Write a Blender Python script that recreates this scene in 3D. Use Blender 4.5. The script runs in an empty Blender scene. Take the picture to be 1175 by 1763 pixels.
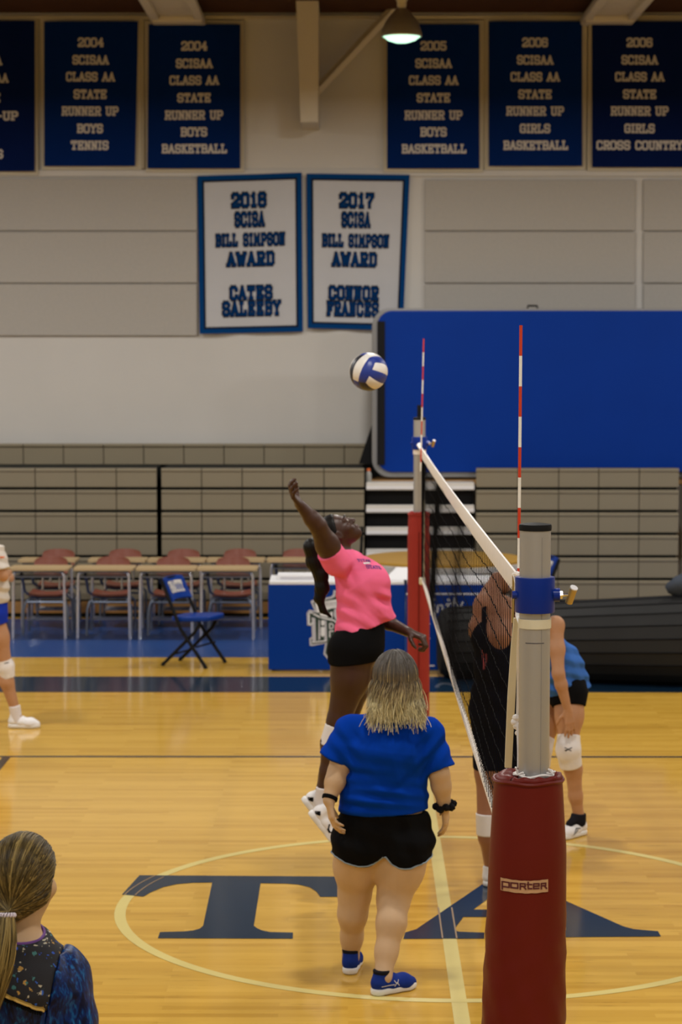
import bpy, bmesh, math, random
import numpy as np
from mathutils import Vector, Matrix, Euler
from mathutils.bvhtree import BVHTree

scene = bpy.context.scene
COL = scene.collection
R = math.radians
rng = random.Random(7)

# ------------------------------------------------------------------ camera
F_PX, CX, CY = 3870.0, 587.5, 881.5
CAM = Vector((0, 0, 3.0))
PITCH, YAW = math.atan(281.5 / F_PX), math.atan(12.5 / F_PX)
cam_d = bpy.data.cameras.new('camera')
cam = bpy.data.objects.new('camera', cam_d)
COL.objects.link(cam)
cam.location = CAM
cam.rotation_euler = (math.pi / 2 - PITCH, 0, YAW)
cam_d.sensor_fit = 'VERTICAL'
cam_d.sensor_height = 36.0
cam_d.lens = F_PX / 1763.0 * 36.0
cam_d.clip_end = 200
cam_d.dof.use_dof = True
cam_d.dof.focus_distance = 7.6
cam_d.dof.aperture_fstop = 5.6
scene.camera = cam

# ------------------------------------------------------------------ colour, world
scene.view_settings.view_transform = 'Standard'
scene.view_settings.look = 'None'
scene.view_settings.gamma = 1.0
scene.view_settings.use_curve_mapping = False
scene.view_settings.exposure = 0.0
w = bpy.data.worlds.new('world')
scene.world = w
w.use_nodes = True
w.node_tree.nodes['Background'].inputs[0].default_value = (0.9, 0.93, 1.0, 1)
w.node_tree.nodes['Background'].inputs[1].default_value = 0.10

# ------------------------------------------------------------------ the gym's ceiling lamps (light)
LAMP_Z = 5.93
LAMP_POWER = 150.0
def lamp_light(x, y, z=LAMP_Z, power=LAMP_POWER, size=0.5):
    d = bpy.data.lights.new('ceiling_lamp_light', 'AREA')
    d.shape = 'DISK'; d.size = size
    d.energy = power
    d.color = (1.0, 0.96, 0.90)
    o = bpy.data.objects.new('ceiling_lamp_light', d)
    COL.objects.link(o)
    o.location = (x, y, z)
    return o
LAMP_POWERS = {22.0: 0.85, 16.0: 1.05, 10.0: 0.80, 4.0: 0.65, -2.0: 0.6}
for lx in (-9.5, -4.5, 0.53, 5.5, 10.5):
    for ly in (22.0, 16.0, 10.0, 4.0, -2.0):
        if (lx, ly) != (0.53, 22.0):
            lamp_light(lx, ly, power=LAMP_POWER * LAMP_POWERS[ly])

# ------------------------------------------------------------------ pixel <-> place helpers
_rot = cam.rotation_euler.to_matrix()
def ray(px, py):
    return _rot @ Vector(((px - CX) / F_PX, -(py - CY) / F_PX, -1.0))
def W(px, py, Y):
    d = ray(px, py)
    return CAM + d * (Y / d.y)
def G(px, py, z=0.0):
    d = ray(px, py)
    return CAM + d * ((z - CAM.z) / d.z)

# ------------------------------------------------------------------ materials
def mat(name, col, rough=0.5, metal=0.0, spec=0.5, var=0.0, vscale=8.0, bump=0.0, bscale=60.0, emit=None, estr=0.0, stretch=None, sheen=0.0, coat=0.0):
    m = bpy.data.materials.new(name)
    m.use_nodes = True
    nt = m.node_tree
    b = nt.nodes['Principled BSDF']
    b.inputs['Base Color'].default_value = (*col, 1)
    b.inputs['Roughness'].default_value = rough
    b.inputs['Metallic'].default_value = metal
    b.inputs['Specular IOR Level'].default_value = spec
    b.inputs['Sheen Weight'].default_value = sheen
    b.inputs['Coat Weight'].default_value = coat
    tc = nt.nodes.new('ShaderNodeTexCoord')
    src = tc.outputs['Object']
    if stretch:
        mp = nt.nodes.new('ShaderNodeMapping')
        mp.inputs['Scale'].default_value = stretch
        nt.links.new(src, mp.inputs[0]); src = mp.outputs[0]
    if var > 0:
        n = nt.nodes.new('ShaderNodeTexNoise')
        n.inputs['Scale'].default_value = vscale; n.inputs['Detail'].default_value = 4
        nt.links.new(src, n.inputs['Vector'])
        mx = nt.nodes.new('ShaderNodeMix'); mx.data_type = 'RGBA'
        mx.inputs[6].default_value = (*[c * (1 - var) for c in col], 1)
        mx.inputs[7].default_value = (*[min(1, c * (1 + var)) for c in col], 1)
        nt.links.new(n.outputs[0], mx.inputs[0])
        nt.links.new(mx.outputs[2], b.inputs['Base Color'])
    if bump > 0:
        n2 = nt.nodes.new('ShaderNodeTexNoise')
        n2.inputs['Scale'].default_value = bscale; n2.inputs['Detail'].default_value = 3
        nt.links.new(src, n2.inputs['Vector'])
        bp = nt.nodes.new('ShaderNodeBump')
        bp.inputs['Strength'].default_value = bump; bp.inputs['Distance'].default_value = 0.01
        nt.links.new(n2.outputs[0], bp.inputs['Height'])
        nt.links.new(bp.outputs[0], b.inputs['Normal'])
    if emit:
        b.inputs['Emission Color'].default_value = (*emit, 1)
        b.inputs['Emission Strength'].default_value = estr
    return m

def srgb(r, g, b):
    f = lambda c: (c / 255 / 12.92) if c / 255 <= 0.04045 else ((c / 255 + 0.055) / 1.055) ** 2.4
    return (f(r), f(g), f(b))

def floor_material():
    m = bpy.data.materials.new('maple_strip_floor')
    m.use_nodes = True
    nt = m.node_tree; b = nt.nodes['Principled BSDF']; L = nt.links.new
    tc = nt.nodes.new('ShaderNodeTexCoord')
    br = nt.nodes.new('ShaderNodeTexBrick')
    br.offset = 0.37; br.offset_frequency = 3; br.squash = 1.0
    br.inputs['Color1'].default_value = (0, 0, 0, 1); br.inputs['Color2'].default_value = (1, 1, 1, 1)
    br.inputs['Mortar'].default_value = (0.5, 0.5, 0.5, 1)
    br.inputs['Scale'].default_value = 1.0
    br.inputs['Brick Width'].default_value = 0.85; br.inputs['Row Height'].default_value = 0.057
    br.inputs['Mortar Size'].default_value = 0.0006; br.inputs['Bias'].default_value = 0.0
    L(tc.outputs['Object'], br.inputs['Vector'])
    cr = nt.nodes.new('ShaderNodeValToRGB')
    e = cr.color_ramp.elements
    e[0].position = 0.0; e[0].color = (0.49, 0.272, 0.034, 1)
    e[1].position = 1.0; e[1].color = (0.64, 0.385, 0.064, 1)
    x = e.new(0.12); x.color = (0.55, 0.315, 0.044, 1)
    x = e.new(0.5); x.color = (0.59, 0.350, 0.052, 1)
    L(br.outputs['Color'], cr.inputs[0])
    mp = nt.nodes.new('ShaderNodeMapping'); mp.inputs['Scale'].default_value = (2.2, 26, 1)
    L(tc.outputs['Object'], mp.inputs[0])
    n = nt.nodes.new('ShaderNodeTexNoise'); n.inputs['Scale'].default_value = 1.4; n.inputs['Detail'].default_value = 6
    n.inputs['Roughness'].default_value = 0.65
    L(mp.outputs[0], n.inputs['Vector'])
    r2 = nt.nodes.new('ShaderNodeValToRGB')
    r2.color_ramp.elements[0].position = 0.28; r2.color_ramp.elements[0].color = (0.50, 0.42, 0.30, 1)
    r2.color_ramp.elements[1].position = 0.42; r2.color_ramp.elements[1].color = (1, 1, 1, 1)
    L(n.outputs[0], r2.inputs[0])
    mx = nt.nodes.new('ShaderNodeMix'); mx.data_type = 'RGBA'; mx.blend_type = 'MULTIPLY'; mx.inputs[0].default_value = 0.85
    L(cr.outputs[0], mx.inputs[6]); L(r2.outputs[0], mx.inputs[7])
    L(mx.outputs[2], b.inputs['Base Color'])
    b.inputs['Roughness'].default_value = 0.11
    b.inputs['Specular IOR Level'].default_value = 0.30
    n3 = nt.nodes.new('ShaderNodeTexNoise'); n3.inputs['Scale'].default_value = 2.2; n3.inputs['Detail'].default_value = 2
    L(mp.outputs[0], n3.inputs['Vector'])
    bp = nt.nodes.new('ShaderNodeBump'); bp.inputs['Strength'].default_value = 0.05; bp.inputs['Distance'].default_value = 0.003
    L(n3.outputs[0], bp.inputs['Height']); L(bp.outputs[0], b.inputs['Normal'])
    return m

def attr_ramp_material(name, stops, rough=0.45, streak=0.25, spec=0.4, attr='tt'):
    """colour follows the mesh attribute (0 at the hair root, 1 at its tip), with strand to strand variation in 'rr'"""
    m = bpy.data.materials.new(name); m.use_nodes = True
    nt = m.node_tree; b = nt.nodes['Principled BSDF']; L = nt.links.new
    a = nt.nodes.new('ShaderNodeAttribute'); a.attribute_name = attr
    cr = nt.nodes.new('ShaderNodeValToRGB')
    e = cr.color_ramp.elements
    e[0].position = stops[0][0]; e[0].color = (*stops[0][1], 1)
    e[1].position = stops[-1][0]; e[1].color = (*stops[-1][1], 1)
    for p, c in stops[1:-1]:
        q = e.new(p); q.color = (*c, 1)
    L(a.outputs['Fac'], cr.inputs[0])
    a2 = nt.nodes.new('ShaderNodeAttribute'); a2.attribute_name = 'rr'
    mr = nt.nodes.new('ShaderNodeMapRange')
    mr.inputs[3].default_value = 1 - streak; mr.inputs[4].default_value = 1 + streak
    L(a2.outputs['Fac'], mr.inputs[0])
    mx = nt.nodes.new('ShaderNodeVectorMath'); mx.operation = 'SCALE'
    L(cr.outputs[0], mx.inputs[0]); L(mr.outputs[0], mx.inputs['Scale'])
    L(mx.outputs[0], b.inputs['Base Color'])
    b.inputs['Roughness'].default_value = rough
    b.inputs['Specular IOR Level'].default_value = spec
    return m

def speckle_material(name, base, spots, scale=62.0, rough=0.8):
    m = bpy.data.materials.new(name); m.use_nodes = True
    nt = m.node_tree; b = nt.nodes['Principled BSDF']; L = nt.links.new
    tc = nt.nodes.new('ShaderNodeTexCoord')
    nz = nt.nodes.new('ShaderNodeTexNoise'); nz.inputs['Scale'].default_value = scale * 1.5
    L(tc.outputs['Object'], nz.inputs['Vector'])
    ad = nt.nodes.new('ShaderNodeMix'); ad.data_type = 'RGBA'; ad.blend_type = 'ADD'; ad.inputs[0].default_value = 0.02
    L(tc.outputs['Object'], ad.inputs[6]); L(nz.outputs['Color'], ad.inputs[7])
    v = nt.nodes.new('ShaderNodeTexVoronoi'); v.inputs['Scale'].default_value = scale
    L(ad.outputs[2], v.inputs['Vector'])
    sp = nt.nodes.new('ShaderNodeSeparateColor'); L(v.outputs['Color'], sp.inputs[0])
    cr = nt.nodes.new('ShaderNodeValToRGB'); cr.color_ramp.interpolation = 'CONSTANT'
    e = cr.color_ramp.elements
    e[0].position = 0; e[0].color = (*base, 1)
    e[1].position = 0.25; e[1].color = (*spots[0], 1)
    for i, c in enumerate(spots[1:]):
        q = e.new(0.25 + (i + 1) * 0.75 / len(spots)); q.color = (*c, 1)
    L(sp.outputs[0], cr.inputs[0])
    mth = nt.nodes.new('ShaderNodeMath'); mth.operation = 'MULTIPLY_ADD'
    mth.inputs[1].default_value = 0.34; mth.inputs[2].default_value = 0.10
    L(sp.outputs[1], mth.inputs[0])
    lt = nt.nodes.new('ShaderNodeMath'); lt.operation = 'LESS_THAN'
    L(v.outputs['Distance'], lt.inputs[0]); L(mth.outputs[0], lt.inputs[1])
    mx = nt.nodes.new('ShaderNodeMix'); mx.data_type = 'RGBA'
    mx.inputs[6].default_value = (*base, 1)
    L(lt.outputs[0], mx.inputs[0]); L(cr.outputs[0], mx.inputs[7])
    L(mx.outputs[2], b.inputs['Base Color'])
    b.inputs['Roughness'].default_value = rough
    return m

M = {}
M['floor'] = floor_material()
M['wall'] = mat('painted_block_wall', (0.57, 0.555, 0.53), 0.75, var=0.05, vscale=1.2, bump=0.1, bscale=25)
M['wall_side'] = mat('painted_side_wall', (0.50, 0.48, 0.43), 0.8)
M['ceiling'] = mat('dark_brown_ceiling_boards', (0.075, 0.034, 0.018), 0.8, var=0.25, vscale=3, stretch=(1, 0.2, 1))
M['beam'] = mat('cream_painted_steel', (0.60, 0.55, 0.45), 0.6, var=0.05)
M['acoustic'] = mat('grey_acoustic_board', (0.42, 0.40, 0.37), 0.9, var=0.07, vscale=30, bump=0.4, bscale=90)
M['navy_paint'] = mat('navy_floor_paint', (0.007, 0.022, 0.046), 0.14, spec=0.20, var=0.06, vscale=2)
M['yellow_line'] = mat('pale_yellow_floor_paint', (0.64, 0.53, 0.19), 0.22, spec=0.22, var=0.04)
M['black_line'] = mat('black_floor_line', (0.03, 0.025, 0.02), 0.25)
M['tan_line'] = mat('tan_floor_gap', (0.30, 0.19, 0.09), 0.3)
M['blue_floor'] = mat('blue_rubber_floor', (0.012, 0.055, 0.21), 0.32, spec=0.25, var=0.08, vscale=3)
M['banner_blue'] = mat('blue_felt', (0.001, 0.017, 0.115), 0.9, var=0.12, vscale=5, bump=0.2, bscale=120)
M['banner_navy'] = mat('navy_felt', (0.002, 0.010, 0.070), 0.9, var=0.12, vscale=5, bump=0.2, bscale=120)
M['banner_white'] = mat('white_banner_cloth', (0.50, 0.505, 0.53), 0.85, var=0.03, vscale=6)
M['letter_grey'] = mat('silver_grey_felt_letters', (0.60, 0.57, 0.53), 0.9, var=0.1, vscale=40)
M['letter_blue'] = mat('blue_felt_letters', (0.001, 0.030, 0.125), 0.9)
M['border_blue'] = mat('blue_banner_border', (0.001, 0.045, 0.18), 0.85)
M['letter_dark'] = mat('dark_letter_outline', (0.012, 0.016, 0.03), 0.9)
M['cream'] = mat('cream_backing_board', (0.56, 0.51, 0.40), 0.8)
M['bleacher'] = mat('tan_moulded_plastic', (0.235, 0.203, 0.142), 0.5, spec=0.2, var=0.05, vscale=2, bump=0.05, bscale=200)
M['black'] = mat('matt_black', (0.012, 0.012, 0.013), 0.6)
M['dark_gap'] = mat('dark_steel', (0.018, 0.02, 0.02), 0.6)
M['wood_kick'] = mat('varnished_plywood', (0.34, 0.18, 0.055), 0.4, var=0.2, vscale=4, stretch=(1, 1, 8))
M['alu'] = mat('brushed_aluminium', (0.45, 0.455, 0.46), 0.40, metal=0.7, var=0.05, vscale=3, stretch=(12, 12, 0.3))
M['alu_light'] = mat('pale_step_metal', (0.66, 0.64, 0.60), 0.45, metal=0.2)
M['leg_metal'] = mat('grey_chrome_tube', (0.66, 0.67, 0.72), 0.25, metal=0.75)
M['chrome'] = mat('chrome', (0.72, 0.72, 0.74), 0.18, metal=1.0)
M['steel_blue'] = mat('blue_grey_tube', (0.14, 0.165, 0.22), 0.3, metal=0.6)
M['red_pad'] = mat('red_vinyl', (0.125, 0.0080, 0.0045), 0.45, spec=0.22, var=0.10, vscale=5, bump=0.10, bscale=24)
M['red_pad_light'] = mat('faded_red_vinyl', (0.27, 0.024, 0.018), 0.5, spec=0.2, var=0.12, vscale=6, bump=0.1, bscale=24)
M['foam'] = mat('cream_foam', (0.62, 0.58, 0.50), 0.9)
M['blue_paint'] = mat('blue_enamel', (0.001, 0.022, 0.23), 0.3, spec=0.25)
M['white_tape'] = mat('white_canvas_tape', (0.82, 0.80, 0.78), 0.8, var=0.06, vscale=20)
M['cream_tape'] = mat('cream_tape', (0.64, 0.60, 0.44), 0.6)
M['net_black'] = mat('black_cord', (0.004, 0.004, 0.005), 0.8)
M['brass'] = mat('brushed_brass', (0.50, 0.38, 0.16), 0.4, metal=0.7)
M['ant_red'] = mat('red_fibreglass', (0.62, 0.055, 0.022), 0.4, spec=0.3)
M['ant_white'] = mat('white_fibreglass', (0.88, 0.89, 0.86), 0.4)
M['panel_blue'] = mat('blue_vinyl_mat', (0.0005, 0.030, 0.25), 0.42, spec=0.10, var=0.08, vscale=2, bump=0.08, bscale=90)
M['panel_rim'] = mat('grey_plastic_rim', (0.22, 0.22, 0.22), 0.5)
M['table_blue'] = mat('royal_blue_laminate', (0.0005, 0.034, 0.25), 0.4, spec=0.12)
M['white'] = mat('white_plastic', (0.74, 0.74, 0.76), 0.5)
M['silver_print'] = mat('silver_grey_print', (0.50, 0.49, 0.53), 0.6)
M['green_print'] = mat('dark_green_print', (0.012, 0.035, 0.022), 0.6)
M['desk_top'] = mat('tan_laminate', (0.50, 0.36, 0.19), 0.35, var=0.1, vscale=6, stretch=(0.6, 6, 1))
M['desk_edge'] = mat('dark_edge', (0.08, 0.075, 0.07), 0.5)
M['seat_brown'] = mat('red_brown_plastic', (0.22, 0.066, 0.042), 0.28, spec=0.4, var=0.08, vscale=8)
M['chair_blue'] = mat('blue_vinyl', (0.002, 0.034, 0.24), 0.4, spec=0.2, var=0.08)
M['mat_black'] = mat('black_vinyl_mat', (0.019, 0.0195, 0.020), 0.6, spec=0.12, var=0.12, vscale=3, bump=0.05, bscale=60)
M['mat_seam'] = mat('black_seam', (0.006, 0.006, 0.007), 0.7)
M['round_wood'] = mat('golden_wood_top', (0.48, 0.27, 0.045), 0.35, spec=0.2, var=0.15, vscale=3, stretch=(1, 6, 1))
M['lamp_metal'] = mat('spun_aluminium_shade', (0.40, 0.385, 0.33), 0.35, metal=0.6)
M['lamp_lens'] = mat('glowing_lens', (0.8, 0.9, 0.85), 0.3, emit=(0.50, 1.0, 0.72), estr=1.5)
M['ball_white'] = mat('white_leather', (0.74, 0.72, 0.68), 0.45)
M['ball_blue'] = mat('blue_leather', (0.012, 0.035, 0.26), 0.4)
M['ball_black'] = mat('navy_black_leather', (0.016, 0.018, 0.03), 0.4)
M['shoe_white'] = mat('white_shoe_mesh', (0.74, 0.73, 0.74), 0.6, var=0.05, vscale=40)
M['sole_white'] = mat('white_rubber', (0.72, 0.72, 0.72), 0.5)
M['sole_dark'] = mat('dark_rubber', (0.03, 0.03, 0.04), 0.6)
M['shoe_blue'] = mat('blue_knit_shoe', (0.010, 0.030, 0.21), 0.7, var=0.15, vscale=60)
M['sock_black'] = mat('black_sock', (0.012, 0.012, 0.016), 0.9)
M['sock_white'] = mat('white_sock', (0.66, 0.62, 0.62), 0.9, var=0.06, vscale=40)
M['pad_white'] = mat('white_knee_pad', (0.70, 0.67, 0.66), 0.85, var=0.05, vscale=30)
M['skin_fair'] = mat('fair_skin', (0.52, 0.35, 0.205), 0.5, spec=0.25, var=0.08, vscale=12)
M['skin_warm'] = mat('warm_skin', (0.43, 0.225, 0.118), 0.5, spec=0.25, var=0.08, vscale=12)
M['skin_tan'] = mat('tanned_skin', (0.30, 0.14, 0.080), 0.5, spec=0.25, var=0.08, vscale=12)
M['skin_dark'] = mat('dark_brown_skin', (0.052, 0.021, 0.012), 0.42, spec=0.35, var=0.12, vscale=10)
M['lip_dark'] = mat('dark_lips', (0.075, 0.024, 0.018), 0.4)
M['lip_fair'] = mat('rose_lips', (0.40, 0.15, 0.11), 0.45)
M['eye'] = mat('eye_white', (0.55, 0.50, 0.46), 0.2)
M['iris'] = mat('dark_iris', (0.012, 0.007, 0.005), 0.15)
M['pink'] = mat('pink_jersey', (0.86, 0.150, 0.295), 0.85, var=0.05, vscale=6)
M['royal'] = mat('royal_blue_jersey', (0.0006, 0.036, 0.33), 0.9, var=0.06, vscale=6)
M['royal_light'] = mat('bright_blue_jersey', (0.040, 0.130, 0.42), 0.85, var=0.08, vscale=6)
M['royal_shorts'] = mat('blue_shorts_cloth', (0.010, 0.030, 0.33), 0.8)
M['white_jersey'] = mat('off_white_jersey', (0.56, 0.52, 0.47), 0.85, var=0.05)
M['black_cloth'] = mat('black_cloth', (0.0045, 0.0045, 0.005), 0.9, var=0.1, vscale=10)
M['black_navy_cloth'] = mat('navy_black_cloth', (0.0045, 0.005, 0.010), 0.9, var=0.1, vscale=10)
M['grey_piping'] = mat('grey_piping', (0.26, 0.32, 0.38), 0.8)
M['hair_black'] = mat('black_hair', (0.0045, 0.0035, 0.003), 0.45, spec=0.2, var=0.2, vscale=20, stretch=(14, 14, 1.5))
M['hair_brown'] = mat('dark_brown_hair', (0.035, 0.020, 0.012), 0.4, var=0.2, vscale=20, stretch=(14, 14, 1.5))
M['hair_coach'] = attr_ramp_material('blonde_hair_with_dark_roots', [(0.0, (0.045, 0.038, 0.032)), (0.38, (0.070, 0.057, 0.043)), (0.56, (0.22, 0.165, 0.085)), (0.78, (0.46, 0.385, 0.19)), (1.0, (0.58, 0.52, 0.31))], streak=0.5)
M['hair_girl'] = attr_ramp_material('dark_blonde_hair', [(0.0, (0.065, 0.044, 0.014)), (0.5, (0.115, 0.080, 0.024)), (1.0, (0.26, 0.190, 0.066))], rough=0.36, streak=0.75, spec=0.22)
M['velvet'] = None
M['speckle'] = speckle_material('black_cloth_with_paint_specks', (0.008, 0.008, 0.012), [(0.02, 0.10, 0.45), (0.50, 0.46, 0.34), (0.42, 0.24, 0.05), (0.015, 0.07, 0.40), (0.04, 0.16, 0.16), (0.46, 0.42, 0.30)])
M['gold'] = mat('gold_trim', (0.48, 0.29, 0.055), 0.35, metal=0.4, var=0.2, vscale=60)
M['purple'] = mat('purple_binding', (0.14, 0.05, 0.24), 0.7)
M['tie_white'] = mat('white_coil_tie', (0.66, 0.60, 0.68), 0.3)
M['scrunchie'] = mat('black_scrunchie', (0.010, 0.010, 0.012), 0.9, bump=0.6, bscale=80)
M['orange'] = mat('orange_cap', (0.60, 0.13, 0.03), 0.4)
M['bottle_clear'] = mat('cloudy_bottle', (0.30, 0.30, 0.28), 0.3)
M['red_print'] = mat('red_print', (0.30, 0.05, 0.06), 0.8)
M['navy_print'] = mat('navy_print', (0.055, 0.02, 0.19), 0.8)
M['label_tan'] = mat('worn_tan_label', (0.50, 0.30, 0.16), 0.6, var=0.22, vscale=60)
M['label_red'] = mat('dark_red_print', (0.085, 0.008, 0.012), 0.6)
M['pen'] = mat('black_pen', (0.02, 0.02, 0.05), 0.6)
M['lacquer'] = mat('slate_blue_jacket', (0.05, 0.06, 0.08), 0.8)

def velvet_material():
    m = bpy.data.materials.new('blue_crushed_velvet'); m.use_nodes = True
    nt = m.node_tree; b = nt.nodes['Principled BSDF']; L = nt.links.new
    tc = nt.nodes.new('ShaderNodeTexCoord')
    mp = nt.nodes.new('ShaderNodeMapping'); mp.inputs['Scale'].default_value = (34, 34, 11)
    mp.inputs['Rotation'].default_value = (0, 0.35, 0)
    L(tc.outputs['Object'], mp.inputs[0])
    n = nt.nodes.new('ShaderNodeTexNoise'); n.inputs['Scale'].default_value = 2.2; n.inputs['Detail'].default_value = 5; n.inputs['Distortion'].default_value = 1.2
    L(mp.outputs[0], n.inputs['Vector'])
    cr = nt.nodes.new('ShaderNodeValToRGB'); e = cr.color_ramp.elements
    e[0].position = 0.38; e[0].color = (0.001, 0.004, 0.028, 1)
    e[1].position = 0.72; e[1].color = (0.008, 0.14, 0.36, 1)
    q = e.new(0.55); q.color = (0.001, 0.020, 0.13, 1)
    L(n.outputs[0], cr.inputs[0]); L(cr.outputs[0], b.inputs['Base Color'])
    b.inputs['Roughness'].default_value = 0.4; b.inputs['Specular IOR Level'].default_value = 0.2
    return m
M['velvet'] = velvet_material()
for k in ('wall','wall_side','ceiling','beam','acoustic','banner_blue','banner_navy','banner_white','letter_grey','letter_blue','border_blue','letter_dark','cream','black','dark_gap','foam',
          'white_tape','net_black','pink','royal','royal_light','royal_shorts','white_jersey','black_cloth','black_navy_cloth','grey_piping','sock_black','sock_white','pad_white','shoe_blue','scrunchie','lacquer','mat_seam'):
    M[k].node_tree.nodes['Principled BSDF'].inputs['Specular IOR Level'].default_value = 0.06

# ------------------------------------------------------------------ object helpers
OFF = {}
def tag(o, label=None, cat=None, group=None, kind=None):
    if label: o['label'] = label
    if cat: o['category'] = cat
    if group: o['group'] = group
    if kind: o['kind'] = kind
    return o
def thing(name, loc, label, cat, group=None):
    o = bpy.data.objects.new(name, None); COL.objects.link(o)
    o.location = loc; o.empty_display_size = 0.1
    OFF[o.name] = Vector(loc)
    return tag(o, label, cat, group)
def base_of(o):
    return OFF.get(o.name, Vector((0, 0, 0)))

class MB:
    def __init__(s): s.v = []; s.f = []; s.mi = []; s.at = {}
    def add(s, vs, fs, mi=0):
        n = len(s.v); s.v += [Vector(p) for p in vs]; s.f += [[i + n for i in f] for f in fs]; s.mi += [mi] * len(fs)
    def box(s, lo, hi, mi=0):
        x0, y0, z0 = lo; x1, y1, z1 = hi
        s.add([(x0,y0,z0),(x1,y0,z0),(x1,y1,z0),(x0,y1,z0),(x0,y0,z1),(x1,y0,z1),(x1,y1,z1),(x0,y1,z1)],
              [(0,3,2,1),(4,5,6,7),(0,1,5,4),(1,2,6,5),(2,3,7,6),(3,0,4,7)], mi)
    def obox(s, c, ax, ay, az, hx, hy, hz, mi=0):
        c = Vector(c); P = []
        for k in (-1, 1):
            for (i, j) in ((-1,-1),(1,-1),(1,1),(-1,1)):
                P.append(c + ax*(i*hx) + ay*(j*hy) + az*(k*hz))
        s.add(P, [(0,3,2,1),(4,5,6,7),(0,1,5,4),(1,2,6,5),(2,3,7,6),(3,0,4,7)], mi)
    def tube(s, pts, r, n=10, cap=True, mi=0, squash=None, closed=False):
        pts = [Vector(p) for p in pts]; m = len(pts)
        rs = r if isinstance(r, (list, tuple)) else [r] * m
        rings = []; up = None
        for i, p in enumerate(pts):
            if closed: t = pts[(i + 1) % m] - pts[i - 1]
            else: t = pts[min(i + 1, m - 1)] - pts[max(i - 1, 0)]
            t.normalize()
            if up is None:
                up = Vector((0, 0, 1)) if abs(t.z) < 0.9 else Vector((1, 0, 0))
            a = t.cross(up)
            if a.length < 1e-6: a = t.orthogonal()
            a.normalize(); b = a.cross(t).normalized(); up = b
            rings.append([p + (a * math.cos(2*math.pi*k/n) + b * math.sin(2*math.pi*k/n) * (squash or 1)) * rs[i] for k in range(n)])
        base = len(s.v)
        for rg in rings: s.v += rg
        last = m if closed else m - 1
        for i in range(last):
            j = (i + 1) % m
            for k in range(n):
                k2 = (k + 1) % n
                s.f.append([base+i*n+k, base+i*n+k2, base+j*n+k2, base+j*n+k]); s.mi.append(mi)
        if cap and not closed:
            s.f.append([base + k for k in reversed(range(n))]); s.mi.append(mi)
            s.f.append([base + (m-1)*n + k for k in range(n)]); s.mi.append(mi)
    def lathe(s, prof, c, n=32, axis=None, caps=True, mi=0, ell=1.0):
        c = Vector(c)
        if axis is None: ax, ay, az = Vector((1,0,0)), Vector((0,1,0)), Vector((0,0,1))
        else:
            az = Vector(axis).normalized(); ax = az.orthogonal().normalized(); ay = az.cross(ax)
        base = len(s.v); m = len(prof)
        for pr in prof:
            r, z = pr[0], pr[1]; sx = pr[2] if len(pr) > 2 else 0.0
            for k in range(n):
                a = 2*math.pi*k/n
                s.v.append(c + ax*(r*math.cos(a)+sx) + ay*(r*ell*math.sin(a)) + az*z)
        for i in range(m-1):
            for k in range(n):
                k2 = (k+1) % n
                s.f.append([base+i*n+k, base+i*n+k2, base+(i+1)*n+k2, base+(i+1)*n+k]); s.mi.append(mi)
        if caps:
            s.f.append([base+k for k in reversed(range(n))]); s.mi.append(mi)
            s.f.append([base+(m-1)*n+k for k in range(n)]); s.mi.append(mi)
    def prism(s, poly, fr, d0, d1, mi=0):
        """poly: 2D points; fr: function (x,y,depth)->Vector"""
        n = len(poly)
        vs = [fr(x, y, d0) for x, y in poly] + [fr(x, y, d1) for x, y in poly]
        fs = [list(range(n)), list(reversed(range(n, 2*n)))]
        for i in range(n):
            j = (i+1) % n; fs.append([i, i+n, j+n, j])
        s.add(vs, fs, mi)
    def sheet(s, fn, nu, nv, thick, mi=0):
        """fn(u,v)->Vector; thickness runs along +Y"""
        base = len(s.v)
        for side in (0, 1):
            for j in range(nv+1):
                for i in range(nu+1):
                    p = Vector(fn(i/nu, j/nv)); p.y += side*thick; s.v.append(p)
        N = (nu+1)*(nv+1); I = lambda sd, i, j: base + sd*N + j*(nu+1) + i
        for j in range(nv):
            for i in range(nu):
                s.f.append([I(0,i,j), I(0,i+1,j), I(0,i+1,j+1), I(0,i,j+1)]); s.mi.append(mi)
                s.f.append([I(1,i,j), I(1,i,j+1), I(1,i+1,j+1), I(1,i+1,j)]); s.mi.append(mi)
        for i in range(nu):
            for j in (0, nv):
                s.f.append([I(0,i,j), I(1,i,j), I(1,i+1,j), I(0,i+1,j)]); s.mi.append(mi)
        for j in range(nv):
            for i in (0, nu):
                s.f.append([I(0,i,j), I(0,i,j+1), I(1,i,j+1), I(1,i,j)]); s.mi.append(mi)
    def build(s, name, m, parent=None, smooth=False, origin=None, recalc=True, bevel=0.0, sharp=35):
        me = bpy.data.meshes.new(name)
        off = base_of(parent) if parent is not None else (Vector(origin) if origin is not None else Vector((0,0,0)))
        me.from_pydata([p - off for p in s.v], [], s.f)
        ms = m if isinstance(m, (list, tuple)) else [m]
        for x in ms: me.materials.append(x)
        if len(ms) > 1: me.polygons.foreach_set('material_index', s.mi)
        if recalc:
            bm = bmesh.new(); bm.from_mesh(me)
            bmesh.ops.recalc_face_normals(bm, faces=bm.faces[:])
            bm.to_mesh(me); bm.free()
        if smooth:
            me.polygons.foreach_set('use_smooth', [True]*len(me.polygons))
            me.set_sharp_from_angle(angle=R(sharp))
        for k, vals in s.at.items():
            a = me.attributes.new(k, 'FLOAT', 'POINT'); a.data.foreach_set('value', vals)
        o = bpy.data.objects.new(name, me); COL.objects.link(o)
        if parent is not None: o.parent = parent
        else: o.location = off
        OFF[o.name] = off
        if bevel > 0:
            md = o.modifiers.new('bevel', 'BEVEL'); md.width = bevel; md.segments = 2; md.limit_method = 'ANGLE'
        return o

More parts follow.
